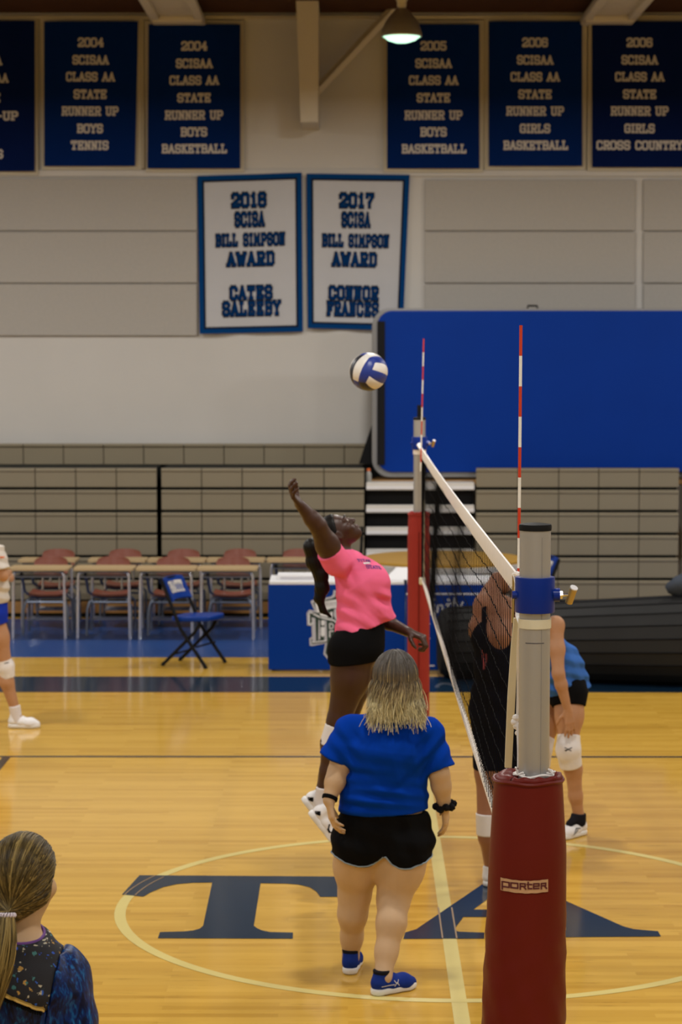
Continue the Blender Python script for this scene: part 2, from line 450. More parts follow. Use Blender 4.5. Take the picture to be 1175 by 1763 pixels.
def copy_tree(o, parent=None, delta=None):
    c = o.copy(); COL.objects.link(c); c.parent = parent
    OFF[c.name] = base_of(o)
    for ch in list(o.children): copy_tree(ch, c)
    return c

def struct(o): o['kind'] = 'structure'; return o

# ------------------------------------------------------------------ block letters
GL = {
 'A': [[(0,0),(2,6),(4,0)],[(0.9,2),(3.1,2)],[(-.6,0),(.7,0)],[(3.3,0),(4.6,0)]],
 'B': [[(.5,0),(.5,6)],[(0,6),(3.2,6),(4,5.2),(4,3.8),(3.3,3.1),(.5,3.1)],[(3.3,3.1),(4,2.4),(4,.8),(3.2,0),(0,0)]],
 'C': [[(4,4.4),(4,5.2),(3.2,6),(.8,6),(0,5.2),(0,.8),(.8,0),(3.2,0),(4,.8),(4,1.6)]],
 'D': [[(.5,0),(.5,6)],[(0,6),(3.1,6),(4,5.1),(4,.9),(3.1,0),(0,0)]],
 'E': [[(.5,0),(.5,6)],[(0,6),(3.9,6),(3.9,4.8)],[(0,0),(3.9,0),(3.9,1.2)],[(.5,3),(2.8,3)],[(2.8,2.3),(2.8,3.7)]],
 'F': [[(.5,0),(.5,6)],[(0,6),(3.9,6),(3.9,4.8)],[(-.2,0),(1.6,0)],[(.5,3),(2.8,3)],[(2.8,2.3),(2.8,3.7)]],
 'G': [[(4,4.5),(4,5.2),(3.2,6),(.8,6),(0,5.2),(0,.8),(.8,0),(3.2,0),(4,.8),(4,2.8),(2.4,2.8)]],
 'H': [[(.5,0),(.5,6)],[(3.5,0),(3.5,6)],[(.5,3),(3.5,3)],[(-.2,0),(1.2,0)],[(-.2,6),(1.2,6)],[(2.8,0),(4.2,0)],[(2.8,6),(4.2,6)]],
 'I': [[(1,0),(1,6)],[(0,0),(2,0)],[(0,6),(2,6)]],
 'K': [[(.5,0),(.5,6)],[(3.6,6),(.7,2.8)],[(1.5,3.4),(3.8,0)],[(-.2,0),(1.2,0)],[(-.2,6),(1.2,6)],[(3,0),(4.4,0)],[(3,6),(4.2,6)]],
 'L': [[(.7,0),(.7,6)],[(-.1,6),(1.6,6)],[(0,0),(3.9,0),(3.9,1.6)]],
 'M': [[(.5,0),(.5,6),(2.5,2.2),(4.5,6),(4.5,0)],[(-.2,0),(1.2,0)],[(3.8,0),(5.2,0)]],
 'N': [[(.5,0),(.5,6),(3.5,0),(3.5,6)],[(-.2,0),(1.2,0)],[(2.8,6),(4.2,6)],[(-.2,6),(.6,6)]],
 'O': [[(.8,0),(3.2,0),(4,.8),(4,5.2),(3.2,6),(.8,6),(0,5.2),(0,.8),(.8,0)]],
 'P': [[(.5,0),(.5,6)],[(0,6),(3.2,6),(4,5.2),(4,3.5),(3.2,2.7),(.5,2.7)],[(-.2,0),(1.6,0)]],
 'R': [[(.5,0),(.5,6)],[(0,6),(3.2,6),(4,5.2),(4,3.7),(3.3,3),(.5,3)],[(2.3,3),(3.7,0)],[(-.2,0),(1.2,0)],[(3.2,0),(4.4,0)]],
 'S': [[(4,4.6),(4,5.2),(3.2,6),(.8,6),(0,5.2),(0,3.9),(.8,3.1),(3.2,2.9),(4,2.1),(4,.8),(3.2,0),(.8,0),(0,.8),(0,1.4)]],
 'T': [[(2,0),(2,6)],[(0,4.6),(0,6),(4,6),(4,4.6)],[(1,0),(3,0)]],
 'U': [[(.4,6),(.4,.8),(1.2,0),(2.8,0),(3.6,.8),(3.6,6)],[(-.3,6),(1.1,6)],[(2.9,6),(4.3,6)]],
 'V': [[(0,6),(2,0),(4,6)],[(-.6,6),(.7,6)],[(3.3,6),(4.6,6)]],
 'W': [[(0,6),(1.2,0),(2.5,4.5),(3.8,0),(5,6)],[(-.6,6),(.7,6)],[(4.3,6),(5.6,6)]],
 'Y': [[(0,6),(2,3),(4,6)],[(2,3),(2,0)],[(-.6,6),(.7,6)],[(3.3,6),(4.6,6)],[(1.2,0),(2.8,0)]],
 '0': [[(.8,0),(3.2,0),(4,.8),(4,5.2),(3.2,6),(.8,6),(0,5.2),(0,.8),(.8,0)]],
 '1': [[(.4,4.8),(1.4,6),(1.4,0)],[(.3,0),(2.5,0)]],
 '2': [[(0,4.4),(0,5.2),(.8,6),(3.2,6),(4,5.2),(4,3.6),(0,.9),(0,0),(4,0),(4,1)]],
 '4': [[(3,0),(3,6),(0,2),(4.2,2)],[(2.2,0),(3.9,0)]],
 '5': [[(4,6),(.2,6),(.2,3.4),(3.2,3.4),(4,2.6),(4,.8),(3.2,0),(.8,0),(0,.8),(0,1.4)]],
 '6': [[(4,4.8),(4,5.2),(3.2,6),(.8,6),(0,5.2),(0,.8),(.8,0),(3.2,0),(4,.8),(4,2.6),(3.2,3.3),(0,3.3)]],
 '7': [[(0,4.8),(0,6),(4,6),(4,5.2),(1.8,2),(1.8,0)]],
 '-': [[(0,2.8),(2.4,2.8)]],
}
GW = {'I': 2, 'M': 5, 'W': 5, '1': 2.6, '-': 2.4, ' ': 2.2}
def text_quads(txt, wpen, gap=1.7):
    """quads in glyph units, total width"""
    q = []; x = 0
    for ch in txt:
        if ch != ' ':
            for st in GL[ch]:
                for a, b in zip(st[:-1], st[1:]):
                    dx, dy = b[0]-a[0], b[1]-a[1]; l = math.hypot(dx, dy) or 1; dx /= l; dy /= l
                    e = wpen*0.42; h = wpen/2
                    a2 = (a[0]-dx*e+x, a[1]-dy*e); b2 = (b[0]+dx*e+x, b[1]+dy*e)
                    nx, ny = -dy*h, dx*h
                    q.append([(a2[0]+nx,a2[1]+ny),(a2[0]-nx,a2[1]-ny),(b2[0]-nx,b2[1]-ny),(b2[0]+nx,b2[1]+ny)])
        x += GW.get(ch, 4) + gap + (wpen - 1.0) * 0.5
    return q, x - gap
def put_text(mb, txt, fr, cx, cy, width, height, wpen=1.25, gap=1.7, mi=0, thin=None):
    """fr(x,y)->Vector on the carrying surface; flat letters given a small thickness by fr's second arg"""
    q, tw = text_quads(txt, wpen, gap)
    sx, sy = width/tw, height/6.0
    for quad in q:
        P = [(cx + (p[0]-tw/2)*sx, cy + (p[1]-3)*sy) for p in quad]
        mb.add([fr(x, y) for x, y in P], [[0,1,2,3]], mi)

# ================================================================== SETTING
X0, X1, YB, YW, ZC = -13.0, 14.5, -6.0, 26.4, None
ZC = W(600, 22, YW).z
mb = MB(); mb.add([(X0,YB,0),(X1,YB,0),(X1,YW,0),(X0,YW,0)], [[0,1,2,3]])
floor = struct(mb.build('floor', M['floor']))
mb = MB(); mb.box((X0,YB,ZC), (X1,YW+0.2,ZC+0.15)); ceiling = struct(mb.build('ceiling', M['ceiling']))
mb = MB(); mb.box((X0,YW,0), (X1,YW+0.2,ZC)); wall_back = struct(mb.build('wall_back', M['wall']))
mb = MB(); mb.box((X0-0.2,YB,0), (X0,YW+0.2,ZC)); struct(mb.build('wall_left', M['wall_side']))
mb = MB(); mb.box((X1,YB,0), (X1+0.2,YW+0.2,ZC)); struct(mb.build('wall_right', M['wall_side']))
mb = MB(); mb.box((X0,YB-0.2,0), (X1,YB,ZC)); struct(mb.build('wall_front', M['wall_side']))

# wall furniture of the shell: fascia strip, post, braces, roof beams
def wz(py, Y=YW): return W(600, py, Y).z
def wx(px, Y=YW): return W(px, 600, Y).x
mb = MB(); mb.box((X0, YW-0.05, wz(34)), (X1, YW, wz(28))); struct(mb.build('trim_1', M['cream']))
mb = MB(); mb.box((X0, YW-0.03, wz(304)), (X1, YW, wz(293))); struct(mb.build('trim_2', M['wall']))
pY = 25.5
pa, pb = W(511, 0, pY), W(548, 210, pY)
mb = MB(); mb.add([(W(510,0,pY).x,pY,ZC),(W(549,0,pY).x,pY,ZC),(W(549,0,pY).x,YW,ZC),(W(510,0,pY).x,YW,ZC),
                   (W(518,210,pY).x,pY,pb.z),(pb.x,pY,pb.z),(pb.x,YW,pb.z),(W(518,210,pY).x,YW,pb.z)],
                  [(0,1,2,3),(4,7,6,5),(0,4,5,1),(1,5,6,2),(2,6,7,3),(3,7,4,0)])
struct(mb.build('trim_3', M['beam']))
mb = MB(); mb.tube([W(544,158,26.15), W(664,30,26.15), W(690,3,26.15)], 0.055, 4); struct(mb.build('trim_4', M['beam']))
for i, (xa, xb) in enumerate(((262, 353), (1002, 1092))):
    mb = MB(); z = W(600, 40, YW-0.25).z
    a, b = W(xa,40,YW-.25).x, W(xb,40,YW-.25).x
    mb.box((a+.05, 3.0, z+.05), (b-.05, YW, ZC+0.0))
    mb.box((a, 3.0, z), (a+.10, YW-.002, z+.07)); mb.box((b-.10, 3.0, z), (b, YW-.002, z+.07))
    mb.box((a+.02, YW-.5, z-.02), (b-.02, YW-.25, z+.05))
    struct(mb.build('trim_%d' % (5+i), M['beam'], bevel=0.01))
for i, px in enumerate((66, 247, 834, 1012)):
    mb = MB(); mb.box((wx(px-4), YW-.035, wz(290)), (wx(px+4), YW, wz(34))); struct(mb.build('trim_%d' % (7+i), M['cream']))

# acoustic boards
def acoustic(x0, x1, ys, label):
    for k, (ya, yb) in enumerate(zip(ys[:-1], ys[1:])):
        lo = W(x0, yb-1, YW-.04); hi = W(x1, ya+1, YW-.04)
        mb = MB(); mb.box((lo.x, YW-.04, lo.z), (hi.x, YW-.003, hi.z))
        o = mb.build('acoustic_panel', M['acoustic'], bevel=0.008, origin=(lo.x, YW-.04, lo.z))
        tag(o, ('topmost', 'middle', 'lowest')[k] + label, 'wall panel', 'acoustic wall panels')
acoustic(-190, 339, (306, 398, 488, 579), ' wide grey acoustic board on the wall left of the two white banners')
acoustic(731, 1095, (308, 398, 488, 579), ' grey acoustic board on the wall right of the white banners')
acoustic(1108, 1330, (308, 398, 488, 579), ' grey acoustic board cut off by the right picture edge')

# ================================================================== FLOOR MARKINGS (painted on the floor, children of it)
def marking(name, polys, m, z):
    mb = MB()
    for P in polys: mb.add([(p[0], p[1], z) for p in P], [list(range(len(P)))])
    o = mb.build(name, m, floor)
    return o
Yb0, Yb1, Yv0 = G(600,1192).y, G(600,1165).y, G(600,1132).y
marking('navy_border_marking', [[(X0,Yb0),(X1,Yb0),(X1,Yb1),(X0,Yb1)]], M['navy_paint'], .0010)
marking('blue_flooring_strip', [[(X0,Yv0),(X1,Yv0),(X1,G(600,1066).y),(X0,G(600,1066).y)]], M['blue_floor'], .0010)
yb = G(600,1303).y
marking('black_sideline_marking', [[(X0,yb-.03),(X1,yb-.03),(X1,yb+.03),(X0,yb+.03)]], M['black_line'], .0010)
xa = G(12,1303).x
marking('black_attack_line_marking', [[(xa-.03,7.2),(xa+.03,7.2),(xa+.03,yb),(xa-.03,yb)]], M['black_line'], .0016)
c0, c1 = G(748,1440), G(797,1763)
lnx = lambda y: c0.x + (c1.x-c0.x)*(y-c0.y)/(c1.y-c0.y)
hw = .036
marking('yellow_centre_line_marking', [[(lnx(4)-hw,4),(lnx(4)+hw,4),(lnx(19.3)+hw,Yb0),(lnx(19.3)-hw,Yb0)]], M['yellow_line'], .0010)
ct, cb = G(640,1441), G(640,1723)
cyc = (ct.y+cb.y)/2; rad = (cb.y-ct.y)/-2
lft = G(183,1575)
cxc = lnx(cyc)
seg = 160
ring = []
for k in range(seg):
    a, b = 2*math.pi*k/seg, 2*math.pi*(k+1)/seg
    ro, ri = rad+.03, rad-.03
    ring.append([(cxc+ro*math.cos(a),cyc+ro*math.sin(a)),(cxc+ro*math.cos(b),cyc+ro*math.sin(b)),(cxc+ri*math.cos(b),cyc+ri*math.sin(b)),(cxc+ri*math.cos(a),cyc+ri*math.sin(a))])
marking('yellow_centre_circle_marking', ring, M['yellow_line'], .0014)
def gp(pts, ox, oy, s): return [tuple(G(ox+x/s, oy+y/s).xy) for x, y in pts]
Tl = [(205,223),(1095,229),(1142,318),(1000,318),(985,296),(955,276),(905,264),(850,260),(738,258),(708,445),(722,456),(745,466),(780,473),(880,475),(880,502),(286,500),(295,473),(400,470),(440,466),(470,458),(485,445),(525,255),(440,256),(370,262),(310,275),(255,298),(222,317),(128,308)]
A1 = [(12,477),(20,450),(65,437),(343,248),(395,213),(440,213),(470,232),(262,386),(228,432),(226,442),(245,447),(350,451),(350,476)]
A2 = [(240,386),(262,355),(610,355),(640,386)]
A3 = [(395,213),(440,213),(500,231),(693,320),(930,425),(975,437),(1075,445),(1087,467),(600,471),(604,450),(690,440),(690,430)]
marking('navy_letter_marking', [gp(Tl,160,1420,2.554), gp(A1,690,1420,2.4227)], M['navy_paint'], .0020)
marking('navy_letter_marking', [gp(A2,690,1420,2.4227)], M['navy_paint'], .0024)
marking('navy_letter_marking', [gp(A3,690,1420,2.4227)], M['navy_paint'], .0022)
# the tan edges that show where the letter A crosses the centre line, and the letter T the circle
ya_, yb_ = G(770,1563).y, G(790,1616).y
marking('tan_edge_marking', [[(lnx(y0)+s*hw-.004,y0),(lnx(y0)+s*hw+.004,y0),(lnx(y1)+s*hw+.004,y1),(lnx(y1)+s*hw-.004,y1)] for s in (-1,1) for y0, y1 in ((yb_,ya_),)], M['tan_line'], .0030)
def ang(px, py): g = G(px, py); return math.atan2(g.y-cyc, g.x-cxc)
a0_, a1_ = ang(243,1506), ang(212,1541)
if a1_ < a0_: a1_ += 2*math.pi
arcs = []
for r0 in (rad-.03, rad+.03):
    for k in range(12):
        a, b = a0_+(a1_-a0_)*k/12, a0_+(a1_-a0_)*(k+1)/12
        arcs.append([(cxc+(r0+s)*math.cos(t), cyc+(r0+s)*math.sin(t)) for s, t in ((.004,a),(.004,b),(-.004,b),(-.004,a))])
marking('tan_edge_marking', arcs, M['tan_line'], .0030)
# sideline lettering in the navy border, partly hidden
mb = MB()
bx, by = G(768,1181).x, (Yb0+Yb1)/2
rr_ = [(bx+.09*math.cos(t), by-.10+.26*math.sin(t)) for t in [math.pi*k/10 for k in range(11)]]
mb = [ [ (bx+ro*math.cos(a), by-.2+3.0*ro*math.sin(a)) for ro, a in ((.10,a0),(.10,a1),(.065,a1),(.065,a0)) ] for a0, a1 in [(math.pi*k/10, math.pi*(k+1)/10) for k in range(10)] ]
marking('grey_letter_marking', mb, M['steel_blue'], .0016)

# ================================================================== BLEACHERS
FY = 24.95
rowpy = [804.5, 842, 881, 920, 959, 998, 1036]
rz = [W(600, p, FY).z for p in rowpy]
def bleacher(name, px0, px1, seams, label, depth=0.7, topdeck=True):
    xa, xb = W(px0, 800, FY).x, W(px1, 800, FY).x
    root = thing(name, ((xa+xb)/2, FY, 0), label, 'bleachers', 'closed bleacher banks')
    core = MB(); core.box((xa+.02, FY+.06, 0.0), (xb-.02, FY+depth, rz[0]-.012)); core.build('understructure', M['dark_gap'], root)
    xs = [xa] + [W(s, 800, FY).x for s in seams] + [xb]
    for k in range(6):
        zt, zb = rz[k]-.012, rz[k+1]+.022
        mb = MB()
        for a, b in zip(xs[:-1], xs[1:]):
            g = .005
            # moulded seat front: a rounded nose at the top over a slightly recessed face
            prof = [(0.03, zt), (0.0, zt-.012), (0.0, zt-.032), (0.010, zt-.042), (0.016, zb+.03), (0.018, zb), (0.07, zb), (0.07, zt)]
            n = len(prof)
            vs = [(a+g, FY+d, z) for d, z in prof] + [(b-g, FY+d, z) for d, z in prof]
            fs = [list(range(n)), list(reversed(range(n, 2*n)))] + [[i, i+n, (i+1) % n+n, (i+1) % n] for i in range(n)]
            mb.add(vs, fs)
            mb.tube([((a+b)/2-.05, FY+.02, zt-.06), ((a+b)/2, FY+.017, zt-.075), ((a+b)/2+.05, FY+.02, zt-.06)], .008, 6)
        mb.build('seat_row', M['bleacher'], root)
    kb = MB(); kb.box((xa, FY+.03, W(600,1056,FY).z), (xb, FY+.07, rz[6]+.0)); kb.build('kick_board', M['wood_kick'], root)
    return root
bleacher('bleacher_bank', -150, 270, (-80,-10,60,130,200), 'closed tan bleacher bank behind the desks, left of the black gap', .8)
bleacher('bleacher_bank', 277, 628, (347,417,487,558), 'closed tan bleacher bank right of the black gap, behind the jumping player', .8)
bleacher('bleacher_bank', 820, 1171, (893,963,1032,1102), 'closed tan bleacher bank right of the steps, below the big blue panel', .16)
bleacher('bleacher_bank', 1177, 1390, (1247,1317), 'closed tan bleacher bank cut off by the right picture edge', .16)
# rear upper row
UY = 25.85
xa, xb = W(-150,780,UY).x, W(800,780,UY).x
ub = thing('upper_bleacher_bank', ((xa+xb)/2, UY, 0), 'single tan upper bleacher row against the white wall, above the dark gap', 'bleachers')
mb = MB(); mb.box((xa, UY+.06, 0), (xb, YW-.06, W(600,768,UY).z)); mb.build('understructure', M['dark_gap'], ub)
xs = [W(-168 + 69.2*i, 780, UY).x for i in range(15)]
mb = MB()
for a, b in zip(xs[:-1], xs[1:]):
    zt, zb = W(600,764,UY).z, W(600,799.5,UY).z
    prof = [(0.03, zt), (0.0, zt-.012), (0.0, zt-.03), (0.02, zt-.04), (0.026, zb), (0.08, zb), (0.08, zt)]
    n = len(prof); g = .005
    vs = [(a+g, UY+d, z) for d, z in prof] + [(b-g, UY+d, z) for d, z in prof]
    mb.add(vs, [list(range(n)), list(reversed(range(n, 2*n)))] + [[i, i+n, (i+1) % n+n, (i+1) % n] for i in range(n)])
mb.build('seat_row', M['bleacher'], ub)
# steps between the banks
xa, xb = W(631,840,FY).x, W(817,840,FY).x
st = thing('bleacher_steps', ((xa+xb)/2, FY, 0), 'silver edged steps over black risers in the gap between bleacher banks', 'steps')
mb = MB(); mb.box((xa, FY+.14, 0), (xb, FY+.8, W(600,834,FY).z-.02)); mb.build('riser', M['black'], st)
for k, py in enumerate((831, 870, 908, 946, 985, 1023)):
    zt, zb = W(600, py, FY).z, W(600, py+13, FY).z
    mb = MB(); mb.box((xa, FY, zb), (xb, FY+.3, zt))
    t = mb.build('tread', M['alu_light'], st, bevel=.004)
    mb = MB(); mb.box((xa, FY-.006, zb+.012), (xb, FY, zb+.045)); mb.build('nosing', M['white'], t)
mb = MB(); mb.box((xa, FY+.3, W(600,834,FY).z-.02), (W(1390,800,FY).x, UY, W(600,829,FY).z)); mb.build('deck', M['wood_kick'], st)

# ================================================================== BIG BLUE PANEL
PY = 25.25
a, b = W(641, 531, PY), W(1330, 822, PY)
pn = thing('folded_mat_panel', ((a.x+b.x)/2, PY, b.z), 'large blue panel with rounded corners and grey rim standing behind the right bleachers', 'panel')
def rrect(x0, z0, x1, z1, r, n=8):
    P = []
    for cx, cz, a0 in ((x1-r,z1-r,0),(x0+r,z1-r,90),(x0+r,z0+r,180),(x1-r,z0+r,270)):
        for k in range(n+1):
            t = R(a0+90*k/n); P.append((cx+r*math.cos(t), cz+r*math.sin(t)))
    return P
fr = lambda x, z, d: Vector((x, d, z))
zl = W(600,822,PY).z
mb = MB(); mb.prism(rrect(a.x, zl, b.x, a.z, .20), fr, PY, PY+.12); mb.build('rim', M['panel_rim'], pn, bevel=.02)
f0, f1 = W(650, 535, PY), W(1322, 813, PY)
mb = MB(); mb.prism(rrect(f0.x, f1.z, f1.x, f0.z, .17), fr, PY-.03, PY+.02); mb.build('face', M['panel_blue'], pn, bevel=.012)
s0, s1 = W(650, 553, PY), W(663, 800, PY)
mb = MB(); mb.box((s0.x, PY-.045, s1.z), (s1.x, PY-.02, s0.z)); mb.build('side_strip', M['black'], pn)
h = W(918, 531, PY)
mb = MB(); mb.tube([h+Vector((-.06,.05,-.02)), h+Vector((-.05,.05,.03)), h+Vector((.05,.05,.03)), h+Vector((.06,.05,-.02))], .012, 8); mb.build('handle', M['black'], pn, smooth=True)
mb = MB()
mb.prism([tuple((W(x,y,PY+.3).x, W(x,y,PY+.3).z)) for x, y in ((641,730),(648,730),(645,800),(618,798))], fr, PY+.26, PY+.30); mb.build('support_leg', M['black'], pn)

# bottle on the deck
bp = W(635, 828, FY+.12); bz = W(600,831,FY).z
bt = thing('drink_bottle', (bp.x, FY+.14, bz), 'small cloudy bottle with orange cap left on the top step by the blue panel', 'bottle')
mb = MB(); mb.lathe([(.03,0),(.034,.01),(.034,.09),(.022,.115),(.018,.12)], (bp.x, FY+.14, bz+.001), 16); mb.build('body', M['bottle_clear'], bt, smooth=True)
mb = MB(); mb.lathe([(.022,.12),(.022,.145),(.015,.15)], (bp.x, FY+.14, bz+.001), 16); mb.build('cap', M['orange'], bt, smooth=True)

# ================================================================== BANNERS
def banner(px0, py0, px1, py1, lines, label, cat, group, m_cloth, white=False, seed=1, backing=True, edge=(0,0,0,0)):
    Y = YW - (.052 if white else .11)
    r = random.Random(seed)
    c = [W(px0,py0,Y), W(px1,py0+edge[1],Y), W(px0+edge[2],py1,Y), W(px1+edge[3],py1+edge[0],Y)]
    ph = [r.uniform(0,6.28) for _ in range(4)]; amp = .010 if not white else .018
    def fold(u, v):
        return amp*(math.sin(u*9+ph[0]+v*1.2)*(.3+.7*v) + .5*math.sin(u*17+ph[1]-v*2)*v + .5*math.sin(v*5+ph[2]+u*3))
    def surf(u, v, off=0.0):
        x = (c[0].x*(1-u)+c[1].x*u)*(1-v) + (c[2].x*(1-u)+c[3].x*u)*v
        z = (c[0].z*(1-u)+c[1].z*u)*(1-v) + (c[2].z*(1-u)+c[3].z*u)*v
        return Vector((x, Y+fold(u,v)-off, z))
    root = thing('championship_banner' if not white else 'award_banner', (c[0].x, Y, c[2].z), label, 'banner', group)
    mb = MB(); mb.sheet(surf, 30, 36, .006); cl = mb.build('cloth', M[m_cloth], root, smooth=True, sharp=60)
    if backing:
        e0, e1 = W(px0-6, py0-6, YW-.05), W(px1+6, py1+6, YW-.05)
        mb = MB(); mb.box((e0.x, YW-.06, e1.z), (e1.x, YW-.035, e0.z)); mb.build('backing_board', M['cream'], root)
    W_, H_ = (px1-px0), (py1-py0)
    def fr(off):
        return lambda x, y: surf((x-px0)/W_, (-y-py0)/H_, off)
    if white:
        for nm, ins, m, off in (('border', 0, 'border_blue', .004), ('border_line', 8, 'letter_dark', .005)):
            wd = 9.5 if nm == 'border' else 3.5
            mb = MB()
            for k in range(24):
                for (xa, ya, xb, yb_) in ((px0+ins+(W_-2*ins)*k/24, py0+ins, px0+ins+(W_-2*ins)*(k+1)/24, py0+ins+wd),
                                          (px0+ins+(W_-2*ins)*k/24, py1-ins-wd, px0+ins+(W_-2*ins)*(k+1)/24, py1-ins),
                                          (px0+ins, py0+ins+(H_-2*ins)*k/24, px0+ins+wd, py0+ins+(H_-2*ins)*(k+1)/24),
                                          (px1-ins-wd, py0+ins+(H_-2*ins)*k/24, px1-ins, py0+ins+(H_-2*ins)*(k+1)/24)):
                    f_ = fr(off); mb.add([f_(xa,-ya), f_(xb,-ya), f_(xb,-yb_), f_(xa,-yb_)], [[0,1,2,3]])
            mb.build(nm, M[m], root)
    for txt, cx_, cy_, wd, hh in lines:
        mo, mi_ = MB(), MB()
        if white:
            put_text(mo, txt, fr(.006), cx_, -cy_, wd+2, hh+1, 2.35, 1.9)
            put_text(mi_, txt, fr(.009), cx_, -cy_, wd-1, hh-1, 1.65, 1.9)
        else:
            put_text(mi_, txt, fr(.006), cx_, -cy_, wd, hh, 1.45, 1.55)
        t_ = mi_.build('lettering', M['letter_blue'] if white else M['letter_grey'], root, recalc=False)
        if white: mo.build('lettering_outline', M['letter_dark'], root, recalc=False)
    return root
def blue_lines(cx, ys, texts):
    wd = {'SCISAA': 60, 'CLASS AA': 82, 'STATE': 55, 'RUNNER UP': 97, 'RUNNER-UP': 116, 'BOYS': 43, 'GIRLS': 50, 'TENNIS': 64, 'BASKETBALL': 109, 'CROSS COUNTRY': 146}
    return [(t, cx + (1 if t == 'BASKETBALL' else 0), y, wd.get(t, 42), 13) for t, y in zip(texts, ys)]
ya = (73,103,132,162,191,221,250); yb2 = (79,109,138,168,198,227,256)
base = ['SCISAA', 'CLASS AA', 'STATE', 'RUNNER UP']
gb = 'blue championship banners along the top of the wall'
banner(-110, 36, 60, 295, blue_lines(-28, (73,104,134,168,199,230,265), ['2004','SCISAA','CLASS AA','STATE','RUNNER-UP','BOYS','TENNIS']), 'navy blue banner cut off by the left picture edge', 'banner', gb, 'banner_navy', seed=3)
banner(76, 37, 238, 286, blue_lines(157, ya, ['2004']+base+['BOYS','TENNIS']), 'blue banner reading 2004 boys tennis', 'banner', gb, 'banner_blue', seed=4, edge=(0,0,0,-5))
banner(256, 42, 414, 290, blue_lines(335, yb2, ['2004']+base+['BOYS','BASKETBALL']), 'blue banner reading 2004 boys basketball', 'banner', gb, 'banner_blue', seed=5, edge=(0,0,-2,0))
banner(667, 42, 826, 290, blue_lines(747, yb2, ['2005']+base+['BOYS','BASKETBALL']), 'blue banner reading 2005 boys basketball, partly behind the lamp', 'banner', gb, 'banner_blue', seed=6)
banner(842, 37, 1003, 286, blue_lines(922, ya, ['2006']+base+['GIRLS','BASKETBALL']), 'blue banner reading 2006 girls basketball', 'banner', gb, 'banner_blue', seed=7)
banner(1020, 37, 1184, 288, blue_lines(1102, ya, ['2006']+base+['GIRLS','CROSS COUNTRY']), 'navy blue banner reading girls cross country at the right picture edge', 'banner', gb, 'banner_navy', seed=8)
gw = 'white award banners below the blue row'
banner(340, 303, 520, 575, [('2016',429,347,56,20),('SCISA',429.5,380,48,20),('BILL SIMPSON',430.5,415,117,17),('AWARD',431,448,78,19),('CATES',431,506,70,19),('SALEEBY',431.5,533,97,20)],
       'white award banner with blue border, the left one dated 2016', 'banner', gw, 'banner_white', True, 11, False, (-4,-6,4,2))
banner(528, 299, 706, 565, [('2017',616,344,56,20),('SCISA',615,377,47,20),('BILL SIMPSON',615,413,116,17),('AWARD',614,445,76,19),('CONNOR',613.5,503,87,19),('FRANCES',612,530,92,20)],
       'white award banner with blue border, dated 2017, its corner behind the blue panel', 'banner', gw, 'banner_white', True, 12, False, (4,2,2,-12))

# ================================================================== HANGING LAMP
lp = W(692, 62, 22.0)
lm = thing('ceiling_lamp', lp, 'spun metal dome lamp glowing pale green, hanging in front of the 2005 banner', 'lamp')
mb = MB(); k = 22.0/F_PX
mb.lathe([(34*k,-.01),(35*k,.0),(34.5*k,.02),(33*k,10*k),(28*k,24*k),(20*k,34*k),(13*k,42*k),(9*k,46*k),(6*k,46.5*k),(6*k,45*k),(19*k,32*k),(31*k,10*k),(33*k,.02),(33*k,-.01)], lp, 40, caps=False)
mb.build('shade', M['lamp_metal'], lm, smooth=True)
mb = MB(); mb.lathe([(6.5*k,44*k),(8*k,50*k),(8*k,58*k),(10*k,60*k),(10*k,66*k),(5*k,68*k),(3*k,75*k),(3*k, ZC-lp.z+.05)], lp, 16); mb.build('stem', M['beam'], lm, smooth=True)
mb = MB(); mb.lathe([(.001,-12*k),(12*k,-11*k),(24*k,-7*k),(31*k,-1*k),(32.5*k,2*k),(20*k,6*k),(.001,8*k)], lp, 32); mb.build('lens', M['lamp_lens'], lm, smooth=True)
ll = lamp_light(lp.x, lp.y, lp.z-13*k-.02, LAMP_POWER*LAMP_POWERS[22.0], .36); ll.parent = lm; ll.location = (0,0,-13*k-.02)

